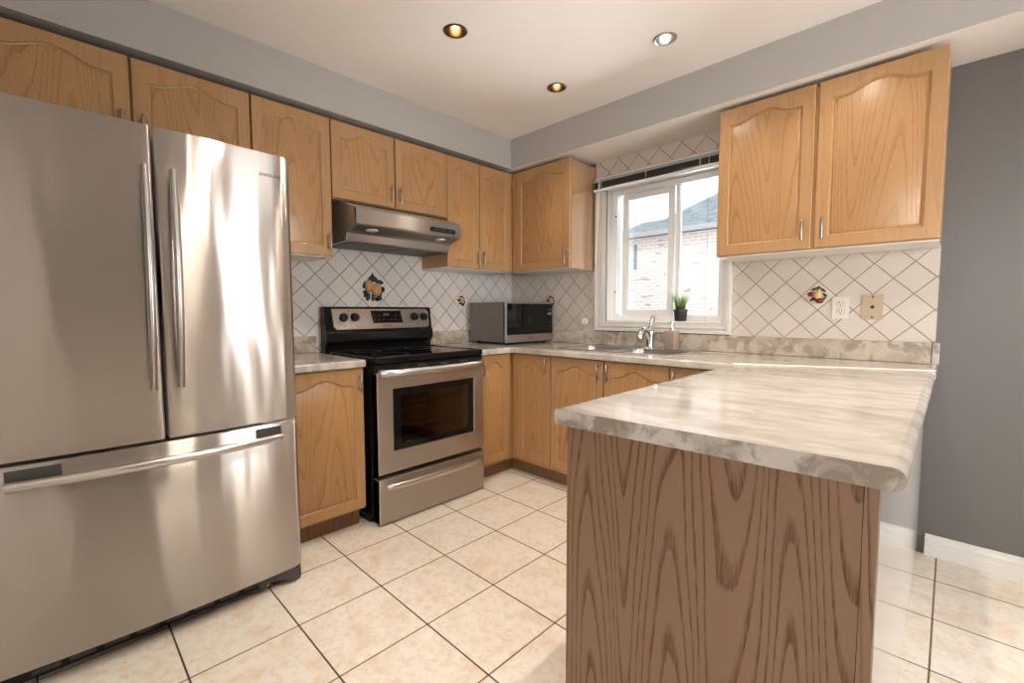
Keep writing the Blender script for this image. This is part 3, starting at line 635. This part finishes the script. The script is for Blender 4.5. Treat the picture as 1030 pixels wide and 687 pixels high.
# ================================================================== WALL FITTINGS
def fitting(cx, cz, w_, h_, d, r): return MB().prism(rrect(cx-w_/2, cx+w_/2, cz-h_/2, cz+h_/2, r, 4), [], lambda a, c: (a, -0.0062, c), lambda a, c: (a, -0.0062-d, c))
t = thing('power_outlet', 'white double power outlet on the tiles right of the window', 'outlet', (2.405, -0.006, 1.18))
build('cover_plate', fitting(2.405, 1.18, 0.072, 0.116, 0.005, 0.006), 'white_plastic', t, 0.002)
for dz in (0.02, -0.02):
    s_ = build('socket', MB().prism([(2.405+0.017*math.cos(a), 1.18+dz+0.0145*math.sin(a)) for a in [2*PI*i/20 for i in range(20)]], [], lambda a, c: (a, -0.0113, c), lambda a, c: (a, -0.0128, c)), 'white_plastic', t, 0.0008)
    b = MB(); b.box(2.3975, 2.4, -0.0134, -0.0129, 1.18+dz, 1.18+dz+0.009); b.box(2.4095, 2.412, -0.0134, -0.0129, 1.18+dz, 1.18+dz+0.008); b.lathe([(0.003, -0.0134), (0.003, -0.0129)], (2.405, 0, 1.18+dz-0.007), 'y', 10); build('slot', b, 'dark_slot', s_)
    b = MB(); R = [(2.405+q*math.cos(a), 1.18+dz+q*0.86*math.sin(a)) for q in (0.0185,) for a in [2*PI*i/24 for i in range(24)]]
    b.prism(R, [[(2.405+0.0173*math.cos(a), 1.18+dz+0.0148*math.sin(a)) for a in [2*PI*i/24 for i in range(24)]]], lambda a, c: (a, -0.01125, c), lambda a, c: (a, -0.0118, c)); build('socket_rim', b, 'taupe', s_)
t = thing('cable_plate', 'beige cable wall plate right of the white power outlet', 'wall plate', (2.535, -0.006, 1.183))
build('cover_plate', fitting(2.535, 1.183, 0.082, 0.126, 0.005, 0.004), 'beige_plastic', t, 0.002)
build('jack', MB().lathe([(0.008, -0.0114), (0.008, -0.0135), (0.006, -0.0145), (0.002, -0.0145)], (2.535, 0, 1.183), 'y', 14), 'dark_slot', t)
for dz in (0.051, -0.051): build('screw', MB().lathe([(0.0055, -0.0114), (0.005, -0.0128), (0.001, -0.013)], (2.535, 0, 1.183+dz), 'y', 12), 'bronze', t)
tag(build('wall_plug', MB().lathe([(0.028, -0.0062), (0.028, -0.012), (0.024, -0.017), (0.010, -0.019), (0.001, -0.019)], (0.795, 0, 1.085), 'y', 24), 'vinyl', None), 'round white plastic cap on the tiles left of the window', 'wall cap')

# decorative fruit tiles
def fruit(side, u, zc, sc, label, style, glaze='tile_glaze'):
    wf_ = 0.006
    L = (lambda du, dz, out: (wf_+out, u+du*sc, zc+dz*sc)) if side == 'L' else (lambda du, dz, out: (u+du*sc, -wf_-out, zc+dz*sc))
    t = thing('decorative_tile', label, 'decorative tile', L(0, 0, 0), 'fruit tiles on the splashback')
    hd = (0.149 if style == 'pears' else 0.0745)/sc
    b = MB(); dm = [(-hd, 0), (0, -hd), (hd, 0), (0, hd)]
    b.loft([[L(a, c, 0.0004) for a, c in dm], [L(a*0.995, c*0.995, 0.0022) for a, c in dm]], True, True); build('tile', b, glaze, t)
    def blob(name, du, dz, r1, r2, ang, mat, top=0.0, d=0.022):
        rot = Matrix.Rotation(ang, 3, 'Y' if side == 'B' else 'X')
        r = (r1*sc, d*sc, r2*sc) if side == 'B' else (d*sc, r1*sc, r2*sc)
        build(name, MB().ball(L(du, dz, 0.0022+0.35*d*sc), r, 14, 0, rot, top), mat, t, smooth=60)
    if style == 'pears':
        for du, dz, an, l in ((-0.02, 0.062, 0.5, 0.03), (0.0, 0.072, -0.1, 0.034), (0.02, 0.060, -0.6, 0.03), (0.05, 0.045, -1.2, 0.03), (0.063, 0.0, -1.5, 0.024), (-0.06, 0.02, 0.2, 0.028), (-0.035, -0.06, 0.4, 0.03), (0.045, -0.055, -0.6, 0.03), (-0.05, -0.045, 0.9, 0.024), (0.0, -0.055, 0.1, 0.035), (0.055, -0.03, 0.3, 0.026)):
            blob('leaf', du, dz, 0.014, l, an if side == 'B' else -an, 'leaf_dark', 0.5, 0.010)
        blob('pear', -0.030, 0.014, 0.034, 0.044, 0.3, 'pear', 0.3); blob('pear', 0.024, -0.008, 0.040, 0.048, -0.25, 'pear', 0.25)
        blob('plum', -0.062, -0.028, 0.013, 0.013, 0, 'plum'); blob('plum', 0.03, -0.072, 0.017, 0.017, 0, 'plum'); blob('plum', 0.068, -0.012, 0.012, 0.014, 0, 'plum')
    else:
        for du, dz, an, l in ((-0.026, 0.066, 1.1, 0.036), (0.034, 0.056, -0.9, 0.038), (0.004, 0.072, 0.2, 0.022), (0.055, 0.005, -0.8, 0.026), (0.05, -0.03, 0.8, 0.022), (-0.045, -0.035, 0.8, 0.028)):
            blob('leaf', du, dz, 0.011, l, an if side == 'B' else -an, 'leaf_dark', 0.5, 0.010)
        blob('pear', -0.004, 0.012, 0.034, 0.060, 0.35, 'pear_pale', 0.5)
        blob('red_fruit', -0.056, 0.014, 0.030, 0.024, 0, 'red_fruit'); blob('red_fruit', 0.016, -0.050, 0.034, 0.026, 0, 'red_fruit'); blob('plum', -0.026, -0.030, 0.022, 0.018, 0, 'plum')
fruit('L', -1.350, 1.322, 1.0, 'large raised pear and leaf tile on the wall behind the stove', 'pears')
fruit('L', -0.581, 1.2455, 0.52, 'small fruit tile on the stove wall just left of the microwave', 'mixed')
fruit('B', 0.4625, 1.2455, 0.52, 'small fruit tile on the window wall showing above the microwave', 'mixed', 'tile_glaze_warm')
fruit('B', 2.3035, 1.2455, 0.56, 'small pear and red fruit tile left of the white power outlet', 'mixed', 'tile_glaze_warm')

# ================================================================== CEILING LIGHTS
for i, (x, y, ty) in enumerate(LAMPS):
    lab = (['bronze recessed ceiling light nearest the refrigerator side, upper left of the photo', 'bronze recessed ceiling light nearest the room corner', 'pale chrome recessed ceiling light in front of the window soffit',
           ]+['recessed ceiling light beyond the top edge of the photo']*6)[i]
    t = thing('ceiling_light', lab, 'ceiling light', (x, y, ZC), 'recessed ceiling lights')
    mt = 'bronze' if ty == 0 else 'nickel'
    build('trim_ring', MB().lathe([(0.0425, 0.0), (0.056, -0.0005), (0.056, -0.003), (0.050, -0.006), (0.0425, -0.004)], (x, y, ZC), 'z', 32, caps=False), 'bronze' if ty == 0 else 'steel_sat', t)
    build('baffle', MB().lathe([(0.0424, -0.003), (0.040, 0.012), (0.032, 0.05), (0.024, 0.06)], (x, y, ZC), 'z', 28, caps=False), mt, t)
    build('bulb', MB().lathe([(0.0235, 0.058), (0.018, 0.034), (0.0165, 0.022), (0.014, 0.016), (0.008, 0.013), (0.001, 0.012)], (x, y, ZC), 'z', 20), 'bulb' if ty == 0 else 'bulb_white', t)
    l = light('lamp', 'SPOT', (0, 0, 0.004), 38 if i == 5 else 10.5, (1.0, 0.89, 0.76), None, t, spot_size=math.radians(125), spot_blend=0.7, shadow_soft_size=0.022)

# ================================================================== RANGE HOOD
t = thing('range_hood', 'stainless under-cabinet range hood above the stove', 'range hood', (0.2, -1.32, 1.58))
hy0, hy1 = -1.690, -0.956
prof = [(0.008, 1.797), (0.285, 1.797), (0.447, 1.742), (0.468, 1.732), (0.472, 1.725), (0.470, 1.650), (0.462, 1.643), (0.375, 1.622), (0.352, 1.612), (0.340, 1.570), (0.332, 1.566), (0.008, 1.566)]
b = MB(); b.loft([[(x, y, z) for x, z in prof] for y in (hy0, hy1)]); build('canopy', b, 'steel_h', t, 0.0015, smooth=20)
b = MB(); b.loft([[(x, y, z-0.0012) for x, z in ((0.458, 1.6425), (0.377, 1.623), (0.377, 1.6235), (0.458, 1.643))] for y in (hy0+0.02, hy1-0.02)]); build('lamp_recess', b, 'steel_dark', t)
for y in (-1.57, -1.09):
    b = MB(); b.lathe([(0.034, 0.001), (0.034, -0.006), (0.028, -0.008), (0.001, -0.010)], (0.418, y, 1.6315), 'z', 22); build('hood_lamp', b, 'white_plastic', t, label='round pale lamp lens')
b = MB(); c = [(y, z) for y, z in rrect(-1.205, -1.005, 1.664, 1.694, 0.014)]
b.prism(c, [], lambda y, z: (0.4705, y, z), lambda y, z: (0.4735, y, z)); pn = build('control_panel', b, 'black_matte', t, label='black oval control strip')
for i in range(3): build('button', box(0.4737, 0.4755, -1.17+i*0.055, -1.145+i*0.055, 1.675, 1.683), 'dark_grey', pn)
for y0, y1 in ((hy0+0.03, -1.335), (-1.311, hy1-0.03)): build('filter', box(0.03, 0.318, y0, y1, 1.5615, 1.5655), 'filter', t, 0.001)

# ================================================================== STOVE
sy0, sy1 = -1.699, -0.938
t = thing('stove', 'stainless and black electric range between the oak base cabinets', 'stove', (0.33, -1.32, 0))
build('body', MB().box(0.03, 0.612, sy0, sy1, 0.045, 0.405).box(0.03, 0.60, sy0+0.001, sy1-0.001, 0.0, 0.045) if False else MB().prism([(0.03, 0.0), (0.565, 0.0), (0.575, 0.03), (0.60, 0.035), (0.60, 0.885), (0.03, 0.885)], [], lambda a, c: (a, sy0, c), lambda a, c: (a, sy0+0.012, c)).prism([(0.03, 0.0), (0.565, 0.0), (0.575, 0.03), (0.60, 0.035), (0.60, 0.885), (0.03, 0.885)], [], lambda a, c: (a, sy1-0.012, c), lambda a, c: (a, sy1, c)).box(0.03, 0.045, sy0+0.0125, sy1-0.0125, 0.02, 0.885).box(0.046, 0.595, sy0+0.0125, sy1-0.0125, 0.235, 0.25).box(0.046, 0.575, sy0+0.0125, sy1-0.0125, 0.0, 0.03), 'black', t, 0.002)
# oven cavity with racks behind the glass
ov = MB(); ov.box(0.12, 0.13, -1.62, -1.02, 0.34, 0.79); ov.box(0.1305, 0.60, -1.63, -1.621, 0.34, 0.79); ov.box(0.1305, 0.60, -1.019, -1.01, 0.34, 0.79); ov.box(0.1305, 0.60, -1.62, -1.02, 0.33, 0.339); ov.box(0.1305, 0.60, -1.62, -1.02, 0.791, 0.80); cav = build('oven_cavity', ov, 'cavity', t)
for zz in (0.50, 0.64):
    b = MB(); b.tube([(0.575, -1.615, zz), (0.575, -1.025, zz)], 0.0035, 6); b.tube([(0.16, -1.615, zz), (0.16, -1.025, zz)], 0.0035, 6)
    for i in range(16): yy = -1.60+i*0.0375; b.tube([(0.16, yy, zz+0.004), (0.575, yy, zz+0.004)], 0.002, 5)
    build('oven_rack', b, 'steel_sat', cav)
# oven door with window opening
dz0, dz1 = 0.283, 0.835
wo = [(-1.600, 0.400), (-1.025, 0.400), (-1.025, 0.745), (-1.600, 0.745)]
b = MB(); b.prism([(sy0+0.004, dz0), (sy1-0.004, dz0), (sy1-0.004, dz1), (sy0+0.004, dz1)], [wo], lambda y, z: (0.632, y, z), lambda y, z: (0.665, y, z)); od = build('oven_door', b, 'steel_plain', t, 0.004, 3)
wi = [(-1.552, 0.432), (-1.068, 0.432), (-1.068, 0.705), (-1.552, 0.705)]
ins = lambda l, q: [(l[0][0]+q, l[0][1]+q), (l[1][0]-q, l[1][1]+q), (l[2][0]-q, l[2][1]-q), (l[3][0]+q, l[3][1]-q)]
b = MB(); b.prism(ins(wo, 0.0006), [wi], lambda y, z: (0.650, y, z), lambda y, z: (0.6625, y, z)); build('window_border', b, 'black_glass', od)
b = MB(); b.box(0.655, 0.659, -1.5515, -1.0685, 0.4325, 0.7045); build('oven_window', b, 'oven_glass', od, label='dark glass oven window')
def bow_handle(parent, zc, y0, y1, x0, out, r, mat='steel_sat', n=14, rise=0.0):
    b = MB(); pts = []
    pts.append((x0, y0, zc)); 
    for i in range(n+1):
        s_ = i/n; e = math.sin(PI*s_)**0.35 if 0 < s_ < 1 else 0
        pts.append((x0+0.012+out*e, y0+(y1-y0)*s_, zc+rise*math.sin(PI*s_)))
    pts.append((x0, y1, zc)); b.tube(pts, r, 14, flat=(1.15, 0.8)); return build('handle', b, mat, parent, smooth=60, label='bowed stainless bar handle')
# black front rail above the door, with vent slots
b = MB(); b.prism([(0.565, 0.838), (0.650, 0.838), (0.650, 0.868), (0.640, 0.885), (0.565, 0.885)], [], lambda x, z: (x, sy0+0.001, z), lambda x, z: (x, sy1-0.001, z)); fr_ = build('front_rail', b, 'black', t, 0.003)
for yy in (-1.43, -1.27, -1.12): build('vent_slot', MB().box(0.6485, 0.6512, yy, yy+0.06, 0.858, 0.861).box(0.6485, 0.6512, yy, yy+0.06, 0.851, 0.854), 'dark_grey', fr_)
bow_handle(od, 0.836, sy0+0.022, sy1-0.022, 0.662, 0.045, 0.017)
# drawer
b = MB(); b.prism([(sy0+0.004, 0.010), (sy1-0.004, 0.010), (sy1-0.004, 0.258), (sy0+0.004, 0.258)], [], lambda y, z: (0.603, y, z), lambda y, z: (0.667, y, z)); dr = build('storage_drawer', b, 'steel_plain', t, 0.005, 3)
bow_handle(dr, 0.212, sy0+0.055, sy1-0.035, 0.664, 0.028, 0.0145)
# glass cooktop with raised rim
b = MB(); o = rrect(0.072, 0.662, sy0-0.001, sy1+0.001, 0.018); i_ = rrect(0.088, 0.640, sy0+0.016, sy1-0.016, 0.014)
b.prism(o, [i_], lambda x, y: (x, y, 0.886), lambda x, y: (x, y, 0.922)); build('cooktop_rim', b, 'black', t, 0.008, 3)
ct = build('glass_cooktop', box(0.0885, 0.6395, sy0+0.0165, sy1-0.0165, 0.90, 0.917), 'black_glass', t)
for bx_, by_, rr_ in ((0.22, -1.51, 0.08), (0.22, -1.13, 0.10), (0.49, -1.51, 0.105), (0.49, -1.13, 0.08)):
    b = MB(); b.prism([(bx_+rr_*math.cos(a), by_+rr_*math.sin(a)) for a in [2*PI*q/40 for q in range(40)]], [[(bx_+(rr_-0.003)*math.cos(a), by_+(rr_-0.003)*math.sin(a)) for a in [2*PI*q/40 for q in range(40)]]], lambda x, y: (x, y, 0.9172), lambda x, y: (x, y, 0.9175)); build('burner_ring', b, 'dark_grey', ct)
# back guard: black casting, slanted stainless panel
bg = [(0.012, 0.886), (0.0715, 0.886), (0.0715, 0.93), (0.078, 0.955), (0.096, 0.975), (0.097, 1.035), (0.088, 1.045), (0.068, 1.185), (0.060, 1.196), (0.012, 1.196)]
b = MB(); b.loft([[(x, y, z) for x, z in bg] for y in (sy0-0.012, sy1+0.012)]); gd = build('back_guard', b, 'black', t, 0.006, 3, smooth=25)
sl = (0.068-0.088)/(1.185-1.045)
X = lambda z: 0.088+(z-1.045)*sl
b = MB(); pn2 = [(-1.642, 1.052), (-0.972, 1.052), (-0.952, 1.066), (-0.952, 1.165), (-0.972, 1.182), (-1.667, 1.182), (-1.660, 1.068)]
b.prism(pn2, [], lambda y, z: (X(z)+0.0008, y, z), lambda y, z: (X(z)+0.003, y, z)); cp = build('control_panel', b, 'steel_plain', t, 0.001, label='brushed stainless control panel')
b = MB(); b.prism([(-1.392, 1.088), (-1.168, 1.088), (-1.183, 1.170), (-1.407, 1.170)], [], lambda y, z: (X(z)+0.0032, y, z), lambda y, z: (X(z)+0.005, y, z)); dp = build('display', b, 'black_glass', cp, label='black touch display')
build('digits', MB().prism([(-1.312, 1.138), (-1.272, 1.138), (-1.272, 1.152), (-1.312, 1.152)], [], lambda y, z: (X(z)+0.0052, y, z), lambda y, z: (X(z)+0.0056, y, z)), 'led', dp)
for r_ in range(2):
    for c_ in range(6):
        y = -1.388+c_*0.034+(0.02 if c_ > 2 else 0); z_ = 1.108+r_*0.028
        if 2 < c_ < 4 and r_ == 1: continue
        build('key_mark', MB().prism([(y, z_), (y+0.013, z_), (y+0.013, z_+0.005), (y, z_+0.005)], [], lambda a, c: (X(c)+0.0052, a, c), lambda a, c: (X(c)+0.0055, a, c)), 'dark_grey', dp)
for y in (-1.594, -1.520, -1.075, -0.996):
    b = MB(); b.lathe([(0.028, 0.0), (0.028, 0.006), (0.024, 0.012), (0.022, 0.026), (0.018, 0.029), (0.001, 0.029)], (X(1.128)+0.003, y, 1.128), 'x', 24); kb = build('knob', b, 'black_matte', cp, label='round black knob')
    build('pointer', box(X(1.128)+0.026, X(1.128)+0.0335, y-0.003, y+0.003, 1.108, 1.148), 'black', kb)
rotL = (PI/2, 0, PI/2)
text('brand_lettering', 'FRIGIDAIRE', 0.0145, 'grey_mark', cp, (X(1.068)+0.0036, -1.292, 1.068), rotL)
for y, z_ in ((-1.557, 1.168), (-1.585, 1.075), (-1.51, 1.075), (-1.036, 1.168), (-1.045, 1.078)): build('control_mark', box(X(z_)+0.003, X(z_)+0.0034, y-0.005, y+0.005, z_-0.003, z_+0.003), 'grey_mark', cp)

# ================================================================== REFRIGERATOR
t = thing('refrigerator', 'stainless french-door refrigerator with bottom freezer at the left', 'refrigerator', (0.45, -2.62, 0))
ry0, ry1, rxf, rzt = -3.075, -2.166, 0.876, 1.788; gapc = -2.6145
def bulge(y):
    c = (ry0+ry1)/2; h = (ry1-ry0)/2; s_ = (y-c)/h; return rxf-0.022*s_*s_
def door_slab(y0, y1, z0, z1, rl, rr_, xb=0.785, n=26):
    loop = []
    N_ = 8
    for i in range(n+1):
        y = y0+(y1-y0)*i/n; x = bulge(y)
        loop.append([x, y])
    # rounded vertical edges
    pts = []
    def corner(yc, r, sgn):
        out = []
        for i in range(N_+1):
            a = PI/2*i/N_; out.append((bulge(yc)-r+r*math.cos(a)*1.0, yc-sgn*r+sgn*r*math.sin(a)))
        return out
    front = [(x, y) for x, y in loop if y0+rl < y < y1-rr_]
    c1 = corner(y1, rr_, 1); c0 = corner(y0, rl, -1)
    pts = [(xb, y0)]+c0[::-1]+front+c1+[(xb, y1)]
    cx, cy = (xb+rxf)/2, (y0+y1)/2
    def ring(z, ins_): return [(x-ins_ if x > xb+0.01 else x, y+(ins_ if y < cy else -ins_) if abs(y-cy) > (y1-y0)/2-0.03 else y, z) for x, y in pts]
    b = MB(); b.loft([ring(z0, 0.003), ring(z0+0.004, 0.0), ring(z1-0.004, 0.0), ring(z1, 0.003)]); return b
build('case', MB().box(0.05, 0.775, ry0+0.012, ry1-0.004, 0.07, 1.76), 'fridge_side', t, 0.004)
build('gasket', MB().box(0.7755, 0.7845, ry0+0.02, ry1-0.012, 0.08, 1.765), 'black_matte', t)
dl = build('door', door_slab(ry0, gapc-0.0045, 0.722, rzt, 0.02, 0.008), 'steel', t, smooth=50, label='left stainless door')
drr = build('door', door_slab(gapc+0.0045, ry1, 0.722, rzt, 0.008, 0.028), 'steel', t, smooth=50, label='right stainless door')
fz = build('freezer_drawer', door_slab(ry0, ry1, 0.075, 0.710, 0.02, 0.028), 'steel', t, smooth=50, label='wide stainless freezer drawer')
def vhandle(parent, y0, yb):
    b = MB(); n = 16; pts = []
    for i in range(n+1):
        s_ = i/n; z_ = 0.905+(1.645-0.905)*s_; pts.append((bulge(yb)+0.026+0.032*math.sin(PI*s_), yb+(y0-yb)*(s_), z_))
    b.tube(pts, 0.0185, 14, flat=(0.6, 1.0))
    for s_, zz in ((0.03, 0.93), (0.97, 1.62)): yq = yb+(y0-yb)*s_; b.tube([(bulge(yq)-0.001, yq, zz), (bulge(yq)+0.032, yq, zz)], 0.011, 10)
    build('handle', b, 'steel_sat', parent, smooth=50, label='slightly bowed vertical bar handle')
vhandle(dl, -2.642, -2.648); vhandle(drr, -2.566, -2.572)
b = MB(); pts = []
for i in range(19):
    s_ = i/18; y = -2.998+(-2.240+2.998)*s_; pts.append((bulge(y)+0.020+0.040*math.sin(PI*s_), y, 0.655+0.004*math.sin(PI*s_)))
b.tube(pts, 0.0155, 14, flat=(1.0, 0.75)); hb = build('handle', b, 'steel_sat', fz, smooth=50, label='long bowed horizontal bar handle')
for y0, y1 in ((-2.998, -2.878), (-2.335, -2.238)):
    ym = (y0+y1)/2; b = MB(); b.prism([(y0, 0.640), (y1, 0.640), (y1, 0.698), (y0, 0.698)], [], lambda y, z: (bulge(y)-0.004, y, z), lambda y, z: (bulge(y)+0.0015, y, z)); build('handle_pocket', b, 'dark_grey', fz, 0.001, label='dark grey recess behind the handle end')
    ye = y0+0.02 if y0 < -2.6 else y1-0.02
    b = MB(); b.box(bulge(ye)+0.0005, bulge(ye)+0.02, ye-0.012, ye+0.012, 0.644, 0.666); build('handle_mount', b, 'steel_sat', fz, 0.002)
build('hinge', MB().box(0.80, 0.83, -2.30, -2.26, 0.7105, 0.7215), 'steel_sat', t)
text('brand_lettering', 'SAMSUNG', 0.018, 'grey_mark', drr, (bulge(-2.245)+0.0008, -2.245, 1.702), (PI/2, 0, PI/2+0.080))
# base grille, foot lever and roller
gr = build('base_grille', box(0.74, 0.80, ry0+0.03, ry1-0.10, 0.012, 0.066), 'black_matte', t, 0.003)
for i in range(9): build('grille_slot', box(0.8003, 0.8015, ry0+0.10+i*0.085, ry0+0.165+i*0.085, 0.022, 0.036), 'dark_grey', gr)
b = MB(); lp = [(-2.33, 0.012), (-2.30, 0.040), (-2.26, 0.036), (-2.235, 0.024), (-2.20, 0.006), (-2.175, 0.008), (-2.170, 0.025), (-2.172, 0.073), (-2.345, 0.073)]
b.prism(lp, [], lambda y, z: (0.775, y, z), lambda y, z: (0.842, y, z)); build('foot_cover', b, 'dark_grey', t, 0.003)
build('levelling_foot', MB().lathe([(0.014, 0), (0.016, 0.003), (0.016, 0.010), (0.006, 0.012), (0.006, 0.03)], (0.82, -2.192, 0.0), 'z', 16), 'white_plastic', t)
build('roller', MB().lathe([(0.004, -2.315), (0.021, -2.314), (0.021, -2.29), (0.004, -2.289)], (0.79, 0, 0.0215), 'y', 18), 'white_plastic', t)
build('levelling_foot', MB().lathe([(0.014, 0), (0.016, 0.003), (0.016, 0.010), (0.006, 0.012), (0.006, 0.07)], (0.70, -3.02, 0.0), 'z', 16), 'white_plastic', t)

# ================================================================== MICROWAVE (turned slightly in the corner)
t = thing('microwave', 'grey microwave oven with black glass door in the worktop corner', 'microwave', (0.27, -0.30, CZ1))
ang = math.radians(-2.0); F = Vector((0.485, -0.555)); ex = Vector((math.cos(ang), math.sin(ang))); ey = Vector((-math.sin(ang), math.cos(ang)))
mz0, mz1, mW, mD = CZ1+0.0175, 1.236, 0.510, 0.425
def q(dep, wd, z_): p = F-ex*dep+ey*wd; return (p.x, p.y, z_)          # dep: back from the front, wd: across the front
def mbox(d0, d1, w0, w1, z0, z1, mb=None):
    mb = mb or MB(); v = mb._v([q(d, w_, z_) for d in (d0, d1) for w_ in (w0, w1) for z_ in (z0, z1)])
    for f_ in ((0, 1, 3, 2), (4, 6, 7, 5), (0, 4, 5, 1), (2, 3, 7, 6), (0, 2, 6, 4), (1, 5, 7, 3)): mb.face([v[i] for i in f_])
    return mb
case = build('case', mbox(0.030, mD, 0.004, mW-0.004, mz0, mz1-0.002), 'mw_grey', t, 0.004)
for z_ in (1.182, 1.165, 1.145, 1.128):
    for i in range(1): build('vent_louvre', mbox(0.075, 0.215, 0.0015, 0.0038, z_+0.008, z_+0.014), 'steel_dark', case)
build('front_gap', mbox(0.020, 0.0298, 0.002, mW-0.002, mz0+0.002, mz1-0.004), 'black_matte', t)
ff = build('front_frame', mbox(0.0, 0.0198, 0, mW, mz0-0.001, mz1), 'steel_plain', t, 0.004, 3)
dg_ = build('door_glass', mbox(-0.0035, -0.0005, 0.012, mW-0.004, mz0+0.058, mz1-0.014), 'black_glass', t, 0.001, label='glossy black glass door and control strip')
build('display', mbox(-0.0042, -0.0036, mW-0.06, mW-0.014, 1.17, 1.185), 'dark_grey', dg_)
for z_ in (1.148, 1.138): build('key_mark', mbox(-0.0042, -0.0036, mW-0.06, mW-0.016, z_, z_+0.004), 'pale_mark', dg_)
for r_ in range(4):
    for c_ in range(3): build('key_mark', mbox(-0.0042, -0.0036, mW-0.058+c_*0.016, mW-0.049+c_*0.016, 1.02+r_*0.026, 1.027+r_*0.026), 'dark_grey', dg_)
p = q(-0.0006, mW*0.52, mz0+0.03); text('brand_lettering', 'Panasonic', 0.017, 'grey_mark', ff, p, (PI/2, 0, PI/2+ang))
for d_ in (0.05, mD-0.05):
    for w_ in (0.05, mW-0.05):
        c_ = q(d_, w_, 0); build('foot', MB().lathe([(0.014, CZ1+0.0006), (0.016, CZ1+0.012), (0.016, mz0+0.0005)], (c_[0], c_[1], 0), 'z', 12), 'black_matte', t)
